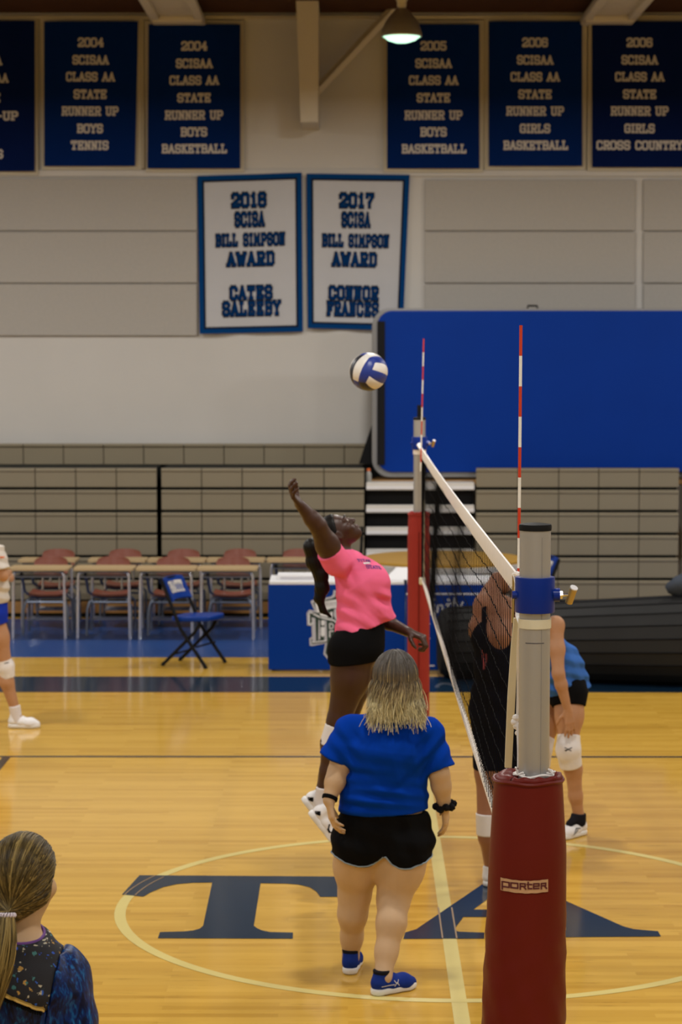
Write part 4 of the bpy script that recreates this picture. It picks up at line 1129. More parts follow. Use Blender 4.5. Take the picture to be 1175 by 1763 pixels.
strokes(mb, [s_(p) for p in (
    [(1,-1),(1,12),(12,12),(12,4),(2,4)], [(15,4),(15,12),(26,12),(26,4),(15,4)],
    [(30,2.5),(30,12),(38,12),(38,7.5),(31,7.5)], [(35,7.5),(39,3)], [(43,15),(43,4),(49,4)], [(41,11),(49,11)],
    [(61,4),(52,4),(52,12),(61,12),(61,8),(53,8)], [(65,3),(65,12),(72.5,12),(72.5,8),(66,8)], [(70,8),(74,3)])], 2.6, pfr)
mb.build('lettering', M['label_red'], lb, recalc=False)

# net
NYa, NYb = 7.28, 16.45
def ztop(Y): t = (Y-NYa)/(NYb-NYa); return (W(888,988,7.3).z)*(1-t) + W(727,776,16.4).z*t - .015*math.sin(math.pi*t)
def zbot(Y): return ztop(Y) - (1.00 - .045*((Y-NYa)/(NYb-NYa)))
net = thing('volleyball_net', (NX, (NYa+NYb)/2, 0), 'black volleyball net with white top tape stretched between the two posts', 'net')
mb = MB()
nv = 93
def cord(p, q, r=.0016, n=4): mb.tube([p, q], r, n, cap=False)
xw = lambda Y, z: NX + .006*math.sin(Y*2.3+z*3)
for i in range(nv+1):
    Y = NYa + (NYb-NYa)*i/nv
    zs = [ztop(Y)-.05 + (zbot(Y)-ztop(Y)+.06)*k/8 for k in range(9)]
    mb.tube([(xw(Y,z), Y+.006*math.sin(z*40+i), z) for z in zs], .0015, 4, cap=False)
for k in range(1, 10):
    pts = []
    for i in range(nv+1):
        Y = NYa + (NYb-NYa)*i/nv
        z = ztop(Y)-.03 + (zbot(Y)-ztop(Y)+.03)*k/10
        pts.append((xw(Y,z), Y, z+.004*math.sin(i*1.9)))
    mb.tube(pts, .0016, 4, cap=False)
    for i in range(0, nv+1, 1): mb.lathe([(.0005,-.004),(.0035,0),(.0005,.004)], pts[i], 5, caps=False)
mb.build('mesh', M['net_black'], net)
mb = MB(); m_ = 24
def band(z0, z1, hw_, ya, yb, mm=m_):
    b0 = len(mb.v)
    for i in range(mm+1):
        Y = ya+(yb-ya)*i/mm
        for (sx, zz) in ((-hw_,z0(Y)),(-hw_*1.2,(z0(Y)+z1(Y))/2),(-hw_*.6,z1(Y)),(hw_*.6,z1(Y)),(hw_*1.2,(z0(Y)+z1(Y))/2),(hw_,z0(Y))):
            mb.v.append(Vector((NX+sx, Y, zz)))
    for i in range(mm):
        for k in range(6): mb.f.append([b0+i*6+k, b0+i*6+(k+1)%6, b0+(i+1)*6+(k+1)%6, b0+(i+1)*6+k]); mb.mi.append(0)
    mb.f.append([b0+k for k in range(6)]); mb.f.append([b0+mm*6+k for k in range(6)]); mb.mi += [0,0]
band(lambda Y: ztop(Y)-.062, lambda Y: ztop(Y)+.006, .006, NYa, NYb+.03); mb.build('top_tape', M['white_tape'], net, smooth=True, sharp=30)
mb = MB(); band(lambda Y: zbot(Y)-.014, lambda Y: zbot(Y)+.014, .005, NYa, NYb); mb.build('bottom_tape', M['white_tape'], net, smooth=True, sharp=30)
mb = MB()
for i in range(2*nv):
    Y = NYa+(NYb-NYa)*(i+.5)/(2*nv); mb.tube([(NX-.006,Y,zbot(Y)+.008),(NX+.006,Y+.015,zbot(Y)+.03)], .003, 4, cap=False)
mb.build('lacing', M['white_tape'], net)['kind'] = 'stuff'
# far side dowel sleeve and ties
mb = MB(); mb.box((NX-.010, NYb-.01, zbot(NYb)+.02), (NX+.006, NYb+.02, ztop(NYb)-.06)); mb.build('side_band', M['net_black'], net)
mb = MB(); mb.tube([(NX+.008,NYb-.03,zbot(NYb)-.03),(NX+.009,NYb-.03,ztop(NYb)-.05)], .006, 6); mb.build('side_rope', M['cream_tape'], net, smooth=True)
mb = MB(); mb.box((NX-.025,NYb-.04,zbot(NYb)-.03),(NX+.022,NYb+.03,zbot(NYb)+.02)); mb.build('corner_strap', M['cream_tape'], net, bevel=.008)
mb = MB(); mb.tube([(NX,NYb+.02,ztop(NYb)-.01),(NX-.02,16.9,ztop(NYb)+.02),(NX,FPY-.05,W(723,764,FPY).z)], .012, 8); mb.build('tie_strap', M['white_tape'], net, smooth=True)
# near side: leaning white sleeve, cord, straps and rope
def ribbon(mb, pts, wd, th=.004):
    b0 = len(mb.v)
    for p, wv in zip(pts, wd if isinstance(wd, list) else [wd]*len(pts)):
        p = Vector(p)
        for sx, sy in ((-1,-1),(1,-1),(1,1),(-1,1)): mb.v.append(p+Vector((sx*wv/2, sy*th, 0)))
    for i in range(len(pts)-1):
        for k in range(4): mb.f.append([b0+i*4+k, b0+i*4+(k+1)%4, b0+(i+1)*4+(k+1)%4, b0+(i+1)*4+k]); mb.mi.append(0)
    mb.f.append([b0,b0+1,b0+2,b0+3]); mb.f.append([b0+(len(pts)-1)*4+k for k in range(4)]); mb.mi += [0,0]
mb = MB(); ribbon(mb, [W(889.5,1064,7.0), W(886,1110,7.02), W(881,1200,7.06), W(877.5,1275,7.1), W(875.5,1321,7.12)], [.016,.020,.024,.023,.022], .010)
mb.build('side_sleeve', M['cream_tape'], net)
mb = MB(); mb.tube([W(884.5,992,7.15), W(884,1030,7.15), W(883,1072,7.15)], .0042, 6); mb.build('side_rope', M['brass'], net, smooth=True)
mb = MB(); ribbon(mb, [W(889,990,7.1), W(892,1010,7.0), W(892,1035,6.85), W(892,1060,6.75), W(897,1076,6.62)], [.020,.014,.012,.014,.012], .004); mb.build('tie_strap', M['white_tape'], net)
mb = MB(); mb.tube([W(886,990,7.2), W(891,988,7.05), W(896,990,6.95)], .009, 8); mb.build('corner_strap', M['white_tape'], net, smooth=True)
mb = MB(); mb.tube([W(895,1077,6.66), W(892.5,1120,6.72), W(892,1200,6.74), W(891,1240,6.74), W(893,1290,6.7), W(893,1345,6.62)], .0036, 8)
for (x, y, r) in ((889,1236,.012),(886,1243,.011),(891,1250,.013),(892,1262,.009)): mb.lathe([(.001,-r),(r*.8,-r*.6),(r,0),(r*.8,r*.6),(.001,r)], W(x,y,6.74), 10)
mb.build('tension_rope', M['white_tape'], net, smooth=True)
mb = MB(); zt_ = padN_prof[0][1]
pts = [(NX+.058*math.cos(a), NPY+.058*math.sin(a), zt_+.012+.004*math.sin(4*a)) for a in [2*math.pi*k/24 for k in range(24)]]
mb.tube(pts, .0035, 6, closed=True)
for a in (R(215), R(-28)):
    p = Vector((NX+.06*math.cos(a), NPY+.06*math.sin(a), zt_+.014))
    for q in range(4): mb.tube([p, p+Vector((rng.uniform(-.02,.02), -.012, rng.uniform(.0,.03)))], .003, 5)
mb.build('tie_cord', M['white_tape'], padN, smooth=True)
# antennas
def antenna(Y, pxs, label):
    top = W(pxs[0], pxs[1], Y); bot = W(pxs[2], pxs[3], Y)
    root = thing('net_antenna', (bot.x, Y, bot.z-.15), label, 'antenna', 'red and white striped net antennas')
    d = top-bot; L_ = d.length; k = 0; d.normalize(); s0 = 0
    while s0 < L_+.14:
        a = top - d*s0; b = top - d*min(s0+.1, L_+.15)
        mb = MB(); mb.tube([a, b], .0052, 10); mb.build('red_band' if k % 2 == 0 else 'white_band', M['ant_red' if k % 2 == 0 else 'ant_white'], root, smooth=True)
        s0 += .1; k += 1
antenna(7.4, (897.5, 560, 893.5, 995), 'near red and white striped antenna rising beside the silver post')
antenna(16.4, (730, 583, 725.5, 776), 'far red and white striped antenna rising in front of the blue panel')

# ================================================================== BALL
bc = W(635, 640, 12.3); br = 33/F_PX*12.3*1.0
mb = MB()
N = 12
ax = [(Vector((1,0,0)),Vector((0,0,1)),Vector((0,1,0))),(Vector((-1,0,0)),Vector((0,1,0)),Vector((0,0,-1))),
      (Vector((0,1,0)),Vector((0,0,1)),Vector((1,0,0))),(Vector((0,-1,0)),Vector((1,0,0)),Vector((0,0,1))),
      (Vector((0,0,1)),Vector((1,0,0)),Vector((0,1,0))),(Vector((0,0,-1)),Vector((1,0,0)),Vector((0,-1,0)))]
rot = Matrix.Rotation(R(25), 3, 'Y') @ Matrix.Rotation(R(-38), 3, 'Z')
cols = [[0,1,0],[0,2,0],[1,0,1],[2,0,1],[1,0,1],[2,1,2]]
for fi, (nrm, u, v) in enumerate(ax):
    for strip in range(3):
        b0 = len(mb.v); u0 = -1+2*strip/3
        for j in range(N+1):
            for i in range(7):
                uu = math.tan((u0+2/3*i/6)*math.pi/4); vv = math.tan((-1+2*j/N)*math.pi/4)
                p = (nrm+u*uu+v*vv).normalized()
                edge = (i in (0,6)) or (j in (0,N))
                mb.v.append(bc + (rot @ p)*(br*(.985 if edge else 1)))
        for j in range(N):
            for i in range(6): mb.f.append([b0+j*7+i, b0+j*7+i+1, b0+(j+1)*7+i+1, b0+(j+1)*7+i]); mb.mi.append(cols[fi][strip])
tag(mb.build('volleyball', [M['ball_white'], M['ball_blue'], M['ball_black']], smooth=True, origin=bc, sharp=60), 'blue white and black volleyball in mid air above the jumping player', 'ball')

# ================================================================== FIGURES: smooth signed-distance bodies meshed with surface nets
def V(*a): return np.array(a[0] if len(a) == 1 else a, dtype=np.float64)
def unit(a): a = np.asarray(a, float); return a/(np.linalg.norm(a)+1e-12)

class SDF:
    def __init__(s, lo, hi, h):
        s.h = h; s.lo = V(lo); n = np.ceil((V(hi)-s.lo)/h).astype(int)+1
        s.D = np.full(n, 0.4, np.float32); s.n = n
        s.ax = [(s.lo[i]+np.arange(n[i])*h).astype(np.float32) for i in range(3)]
    def region(s, lo, hi):
        a = np.clip(np.floor((np.asarray(lo)-s.lo)/s.h).astype(int), 0, s.n-1)
        b = np.clip(np.ceil((np.asarray(hi)-s.lo)/s.h).astype(int)+1, 1, s.n)
        if np.any(b <= a): return None, None
        sl = tuple(slice(a[i], b[i]) for i in range(3))
        P = np.meshgrid(s.ax[0][sl[0]], s.ax[1][sl[1]], s.ax[2][sl[2]], indexing='ij')
        return sl, P
    def merge(s, sl, d, k, op='add'):
        A = s.D[sl]
        if op == 'add':
            hh = np.clip(.5+.5*(A-d)/k, 0, 1); s.D[sl] = A*(1-hh)+d*hh - k*hh*(1-hh)
        else:
            nd = -d; hh = np.clip(.5-.5*(A-nd)/k, 0, 1); s.D[sl] = A*(1-hh)+nd*hh + k*hh*(1-hh)
    def cone(s, a, b, ra, rb, k=.02, st=None, capb=False, capa=False, op='add'):
        """tapered capsule; st=(axis, factor) widens it along an axis"""
        a = V(a); b = V(b); R_ = max(ra, rb)*(st[1] if st else 1)+k+2*s.h
        sl, P = s.region(np.minimum(a,b)-R_, np.maximum(a,b)+R_)
        if sl is None: return
        ab = b-a; L2 = float(ab@ab)+1e-12
        q = [P[i]-np.float32(a[i]) for i in range(3)]
        tu = (q[0]*ab[0]+q[1]*ab[1]+q[2]*ab[2])/L2; t = np.clip(tu, 0, 1)
        w = [q[i]-t*ab[i] for i in range(3)]
        if st:
            e = unit(st[0]); c = w[0]*e[0]+w[1]*e[1]+w[2]*e[2]; f = c*(1/st[1]-1)
            w = [w[i]+f*e[i] for i in range(3)]
        d = np.sqrt(w[0]**2+w[1]**2+w[2]**2) - (ra+(rb-ra)*t)
        L = math.sqrt(L2)
        if capb: d = np.maximum(d, (tu-1)*L)
        if capa: d = np.maximum(d, -tu*L)
        s.merge(sl, d.astype(np.float32), k, op)
    def chain(s, pts, rs, k=.02, st=None, capb=False, capa=False):
        n = len(pts)-1
        for i in range(n): s.cone(pts[i], pts[i+1], rs[i], rs[i+1], k, st, capb and i == n-1, capa and i == 0)
    def ell(s, c, ax, rad, k=.02, op='add'):
        c = V(c); R_ = max(rad)+k+2*s.h
        sl, P = s.region(c-R_, c+R_)
        if sl is None: return
        q = [P[i]-np.float32(c[i]) for i in range(3)]
        u = [(q[0]*e[0]+q[1]*e[1]+q[2]*e[2])/r for e, r in zip(ax, rad)]
        l = np.sqrt(u[0]**2+u[1]**2+u[2]**2)
        g = np.sqrt((u[0]/rad[0])**2+(u[1]/rad[1])**2+(u[2]/rad[2])**2)+1e-6
        d = l*(l-1)/g
        s.merge(sl, d.astype(np.float32), k, op)
    def cut(s, p, n, k=None):
        """keep the side opposite to n"""
        n = unit(n); p = V(p)
        d = (s.ax[0][:,None,None]-p[0])*n[0]+(s.ax[1][None,:,None]-p[1])*n[1]+(s.ax[2][None,None,:]-p[2])*n[2]
        s.D = np.maximum(s.D, d.astype(np.float32))
    def cut_within(s, p, n, lo, hi):
        sl, P = s.region(lo, hi)
        if sl is None: return
        n = unit(n); d = sum((P[i]-p[i])*n[i] for i in range(3))
        s.D[sl] = np.maximum(s.D[sl], d.astype(np.float32))
    def subtract(s, other_D): s.D = np.maximum(s.D, -other_D)
    def displace(s, fn):
        P = np.meshgrid(*s.ax, indexing='ij'); m = np.abs(s.D) < .06
        s.D[m] += fn(P[0][m], P[1][m], P[2][m]).astype(np.float32)
    def mesh(s, name, m, parent=None, origin=None, smooth_it=1):
        D = s.D; ins = D < 0
        for ax_ in range(3):   # never leave an open border
            sl = [slice(None)]*3
            for e in (0, -1): sl[ax_] = e; D[tuple(sl)] = np.maximum(D[tuple(sl)], 1e-3)
        ins = D < 0
        cnt = np.zeros(np.array(D.shape)-1, np.int8)
        for c in range(8):
            i, j, k = c & 1, (c >> 1) & 1, (c >> 2) & 1
            cnt += ins[i:D.shape[0]-1+i, j:D.shape[1]-1+j, k:D.shape[2]-1+k]
        idx = np.argwhere((cnt > 0) & (cnt < 8))
        vid = np.full(cnt.shape, -1, np.int64); vid[tuple(idx.T)] = np.arange(len(idx))
        cv = np.stack([D[idx[:,0]+(c & 1), idx[:,1]+((c >> 1) & 1), idx[:,2]+((c >> 2) & 1)] for c in range(8)], 1).astype(np.float64)
        acc = np.zeros((len(idx), 3)); n = np.zeros(len(idx))
        for c in range(8):
            for bit in (1, 2, 4):
                if c & bit: continue
                c2 = c | bit; a, b = cv[:,c], cv[:,c2]; x = (a < 0) != (b < 0)
                t = np.where(x, a/np.where(x, a-b, 1), 0)
                p0 = np.array([c & 1, (c >> 1) & 1, (c >> 2) & 1], float); dv = np.array([bit == 1, bit == 2, bit == 4], float)
                acc += x[:,None]*(p0[None]+t[:,None]*dv[None]); n += x
        pos = idx+acc/n[:,None]
        quads = []
        for ax_ in range(3):
            o1, o2 = [(1,2),(2,0),(0,1)][ax_]
            sa = [slice(None)]*3; sb = [slice(None)]*3
            for o in (o1, o2): sa[o] = slice(1,-1); sb[o] = slice(1,-1)
            sa[ax_] = slice(0,-1); sb[ax_] = slice(1,None)
            A, B = ins[tuple(sa)], ins[tuple(sb)]
            e = np.argwhere(A != B)
            if not len(e): continue
            flip = A[tuple(e.T)]
            def cell(d1, d2):
                c = e.copy(); c[:,o1] += d1; c[:,o2] += d2; return vid[tuple(c.T)]
            q = np.stack([cell(0,0), cell(1,0), cell(1,1), cell(0,1)], 1)
            q[~flip] = q[~flip][:, ::-1]; quads.append(q)
        F = np.concatenate(quads)
        # light laplacian relaxation
        for _ in range(smooth_it):
            S = np.zeros_like(pos); c_ = np.zeros(len(pos))
            for a, b in ((0,1),(1,2),(2,3),(3,0)):
                np.add.at(S, F[:,a], pos[F[:,b]]); np.add.at(c_, F[:,a], 1)
                np.add.at(S, F[:,b], pos[F[:,a]]); np.add.at(c_, F[:,b], 1)
            pos = pos*.5 + .5*S/np.maximum(c_,1)[:,None]
        off = np.array(base_of(parent)) if parent is not None else np.array(origin)
        pos = pos*s.h+s.lo-off
        me = bpy.data.meshes.new(name)
        me.vertices.add(len(pos)); me.vertices.foreach_set('co', pos.astype(np.float32).ravel())
        me.loops.add(len(F)*4); me.loops.foreach_set('vertex_index', F.astype(np.int32).ravel())
        me.polygons.add(len(F)); me.polygons.foreach_set('loop_start', np.arange(len(F), dtype=np.int32)*4)
        me.polygons.foreach_set('use_smooth', np.ones(len(F), bool))
        me.materials.append(m); me.update(); me.validate()
        o = bpy.data.objects.new(name, me); COL.objects.link(o)
        if parent is not None: o.parent = parent
        else: o.location = off
        OFF[o.name] = Vector(off)
        return o

def lerp(a, b, t): return V(a)*(1-t)+V(b)*t

def torso(S, pel, wai, che, nek, Lx, r=(.105,.095,.108,.085), s=(1.5,1.35,1.4,1.5), k=.05, add=0.0):
    S.cone(pel, wai, r[0]+add, r[1]+add, k, (Lx, (s[0]+s[1])/2)); S.cone(pel, lerp(pel,wai,.3), r[0]+add, r[0]*.97+add, k, (Lx, s[0]))
    S.cone(wai, che, r[1]+add, r[2]+add, k, (Lx, (s[1]+s[2])/2))
    S.cone(che, lerp(che,nek,.6), r[2]+add, r[3]*.8+add, k, (Lx, s[3]))

def frame(fwd, up):
    f = unit(fwd); u = np.asarray(up, float); u = unit(u-f*(u@f)); l = np.cross(u, f); return l, f, u   # l = left of the person

def head(S, c, fwd, up, sc=1.0, k=.012):
    l, f, u = frame(fwd, up); c = V(c); P = lambda a, b, d: c+(l*a+f*b+u*d)*sc
    E = lambda p, r, kk=k, op='add': S.ell(p, (l,f,u), [x*sc for x in r], kk, op)
    E(P(0,-.012,.022), (.074,.094,.092), .02)
    E(P(0,.030,-.045), (.056,.058,.070), .03)
    S.cone(P(0,.062,-.092), P(0,.066,-.086), .020*sc, .018*sc, .025)
    for e in (-1, 1):
        E(P(e*.044,.052,-.030), (.022,.025,.022), .02)                      # cheek
        E(P(e*.031,.089,.004), (.016,.010,.010), .010, 'sub')              # eye socket
        E(P(e*.031,.077,.003), (.0135,.0125,.0125), .003)                  # lids / eyeball mass
        S.cone(P(e*.014,.084,.023), P(e*.046,.072,.020), .007*sc, .006*sc, .012)
        E(P(e*.075,-.012,-.012), (.010,.020,.031), .006)                    # ear
        E(P(e*.083,-.006,-.010), (.006,.010,.018), .005, 'sub')
        E(P(e*.013,.098,-.032), (.009,.010,.008), .006)                     # nostril wing
    S.cone(P(0,.082,.012), P(0,.104,-.026), .008*sc, .0115*sc, .010)
    S.cone(P(-.018,.080,-.058), P(.018,.080,-.058), .0065*sc, .0065*sc, .005)
    S.cone(P(0,.084,-.057), P(0,.0845,-.057), .008*sc, .008*sc, .006)
    S.cone(P(-.015,.079,-.069), P(.015,.079,-.069), .0075*sc, .0075*sc, .005)
    return P

def hand(S, wrist, d, palm_n, thumb, sc=1.0, curl=.35, spread=.12, k=.005, r_w=.022):
    """d: direction of the fingers, palm_n: direction the palm faces, thumb: side the thumb is on"""
    d = unit(d); n = np.asarray(palm_n, float); n = unit(n-d*(n@d)); t = np.cross(d, n)
    if t @ np.asarray(thumb) < 0: t = -t
    w = V(wrist); P = lambda a, b, c: w+(d*a+t*b+n*c)*sc
    S.cone(w, P(.03,0,0), r_w*sc, .024*sc, .015, (n, .72))
    for b in (-.026,-.009,.009,.026): S.cone(P(.012,b*.7,0), P(.082,b,0), .0135*sc, .0115*sc, .010)
    base = [(.086,.027), (.091,.009), (.087,-.010), (.078,-.027)]
    lens = [(.040,.024,.020), (.045,.028,.021), (.041,.026,.020), (.032,.019,.018)]
    for i, ((a, b), ls) in enumerate(zip(base, lens)):
        p = P(a, b, 0); ang = curl*(.75+.12*i); sp = spread*(1.5-i)*.55; r = [.0098,.0092,.0084,.0072][0:4]
        for q, L in enumerate(ls):
            dir_ = d*math.cos(ang)*math.cos(sp)+t*math.sin(sp)*math.cos(ang)+n*math.sin(ang)
            p2 = p+dir_*L*sc; S.cone(p, p2, r[q]*sc*(.9 if i == 3 else 1), r[q+1]*sc*(.9 if i == 3 else 1), k); p = p2; ang += curl*(1.1 if q == 0 else .8)
    p = P(.022,.020,.006); dir_ = unit(d*.55+t*.75+n*.35)
    for q, (L, ra, rb) in enumerate(((.040,.0145,.0115),(.031,.0115,.0100),(.024,.0100,.0078))):
        p2 = p+dir_*L*sc; S.cone(p, p2, ra*sc, rb*sc, .008 if q == 0 else k); p = p2; dir_ = unit(dir_+d*.35+n*.18-t*.22)

def shoe(parent, heel, toe, up, m, ms, L=.26, name='shoe', collar=.05, h=.005, low=False, wide=1.0):
    """heel, toe: ends of the sole line on its underside; returns shoe object (sole is its child)"""
    heel, toe = V(heel), V(toe); f = unit(toe-heel); L = np.linalg.norm(toe-heel); u = np.asarray(up, float); u = unit(u-f*(u@f)); l = np.cross(u, f)
    P = lambda a, b, c: heel+f*a*L+l*b+u*c
    lo = np.minimum(heel, toe)-.14; hi = np.maximum(heel, toe)+.18
    S = SDF(lo, hi, h)
    S.cone(P(.13,0,.050), P(.40,0,.048), .034*wide, .035*wide, .02)
    S.cone(P(.40,0,.045), P(.72,0,.036), .037*wide, .040*wide, .02, (l, 1.08))
    S.cone(P(.72,0,.036), P(.90,0,.030), .040*wide, .026*wide, .02, (l, 1.1))
    S.cone(P(.14,0,.06), P(.20,0,.06+collar), .036, .039, .02, capb=True)
    S.cone(P(.46,0,.070), P(.30,0,.085), .020, .024, .015)
    S.cut(P(0,0,.018), -u)
    o = S.mesh(name, m, parent)
    S2 = SDF(lo, hi, h)
    S2.cone(P(.12,0,.02), P(.45,0,.02), .036*wide, .037*wide, .015); S2.cone(P(.45,0,.02), P(.75,0,.02), .037*wide, .042*wide, .015); S2.cone(P(.75,0,.02), P(.87,0,.02), .042*wide, .033*wide, .015)
    S2.cut(P(0,0,.034), u); S2.cut(P(0,0,.002), -u)
    OFF[o.name] = base_of(parent)
    so = S2.mesh('sole', ms, o)
    return o, P

def decal(target, name, m, parent, o, u, v, quads, off=.002):
    """flat print laid on a surface: 2D quads (metres) from o along u, v, pressed along -n onto target's mesh"""
    me = target.data; b = Vector(base_of(target)); bv = BVHTree.FromPolygons([x.co+b for x in me.vertices], [tuple(p.vertices) for p in me.polygons])
    o, u, v = Vector(o), Vector(u).normalized(), Vector(v).normalized(); n = u.cross(v).normalized()
    mb = MB()
    for q in quads:
        pts = []
        # subdivide long quads so that they follow the surface
        a, b_, c, d = [Vector((p[0], p[1], 0)) for p in q]
        ns = max(1, int(max((b_-c).length, (a-d).length)/.012))
        for k in range(ns):
            sub = [a.lerp(d, k/ns), b_.lerp(c, k/ns), b_.lerp(c, (k+1)/ns), a.lerp(d, (k+1)/ns)]
            P = []
            for s_ in sub:
                p = o+u*s_.x+v*s_.y
                hit, nn, _, _ = bv.ray_cast(p+n*.25, -n)
                if hit is None: P = None; break
                P.append(hit+n*off)
            if P: mb.add(P, [[0,1,2,3]])
    if mb.f: return mb.build(name, m, parent, recalc=False)

def line_quads(paths, wd):
    q = []
    for st in paths:
        for a, b in zip(st[:-1], st[1:]):
            dx, dy = b[0]-a[0], b[1]-a[1]; l = math.hypot(dx, dy) or 1; dx /= l; dy /= l; h = wd/2; e = wd*.3
            a2 = (a[0]-dx*e, a[1]-dy*e); b2 = (b[0]+dx*e, b[1]+dy*e)
            q.append([(a2[0]-dy*h,a2[1]+dx*h),(a2[0]+dy*h,a2[1]-dx*h),(b2[0]+dy*h,b2[1]-dx*h),(b2[0]-dy*h,b2[1]+dx*h)])
    return q

def folds(items):
    """sum of travelling sine folds: (direction, wavelength, amplitude, phase, warp, centre, falloff radius)"""
    def fn(x, y, z):
        d = 0
        for dr, wl, amp, ph, wp, c, rad in items:
            dr = unit(dr); o = np.cross(dr, [.3,.5,.81])
            s_ = x*dr[0]+y*dr[1]+z*dr[2]; o_ = x*o[0]+y*o[1]+z*o[2]
            g = np.exp(-((x-c[0])**2+(y-c[1])**2+(z-c[2])**2)/(rad*rad)) if c is not None else 1.0
            w_ = np.sin(2*np.pi*s_/wl+ph+wp*np.sin(o_*9+ph*2))
            d = d+amp*g*(w_*np.abs(w_)**.3)
        return d
    return fn

def eyes(P, l, f, u, sc, parent, iris='iris'):
    for e in (-1, 1):
        mb = MB(); c = Vector(P(e*.031,.0815,.003)); mb.lathe([(.0005,-.0095*sc),(.006*sc,-.0075*sc),(.0095*sc,0),(.006*sc,.0075*sc),(.0005,.0095*sc)], c, 14)
        ey = mb.build('eye', M['eye'], parent, smooth=True, sharp=180)
        mb = MB(); ff = Vector(f); mb.lathe([(.0045*sc,0),(.004*sc,.0012),(.0005,.0018)], c+ff*.0086*sc, 12, axis=ff); mb.build('iris', M[iris], ey, smooth=True)
        mb = MB(); mb.tube([P(e*.012,.0925,.027), P(e*.030,.0915,.034), P(e*.048,.079,.029)], [.0030,.0034,.0015], 6, squash=.6); mb.build('eyebrow', M['hair_black'], parent, smooth=True)

def hair_cap(S, c, fwd, up, sc=1.0, add=.012, face=(.040,.045)):
    l, f, u = frame(fwd, up); c = V(c); P = lambda a, b, d: c+(l*a+f*b+u*d)*sc
    S.ell(P(0,-.014,.024), (l,f,u), [x*sc+add for x in (.074,.094,.092)], .01)
    S.cone(P(0,-.06,-.03), P(0,-.045,-.06), .045*sc, .035*sc, .03, (l, 1.2))
    S.cut(P(0,face[0],face[1]), unit(f*.80-u*.60))
    return P

def person(body, label, group=None):
    return tag(body, label, 'person', group)

def box_of(pts, m=.22):
    A = np.array([list(p) for p in pts]); return A.min(0)-m, A.max(0)+m

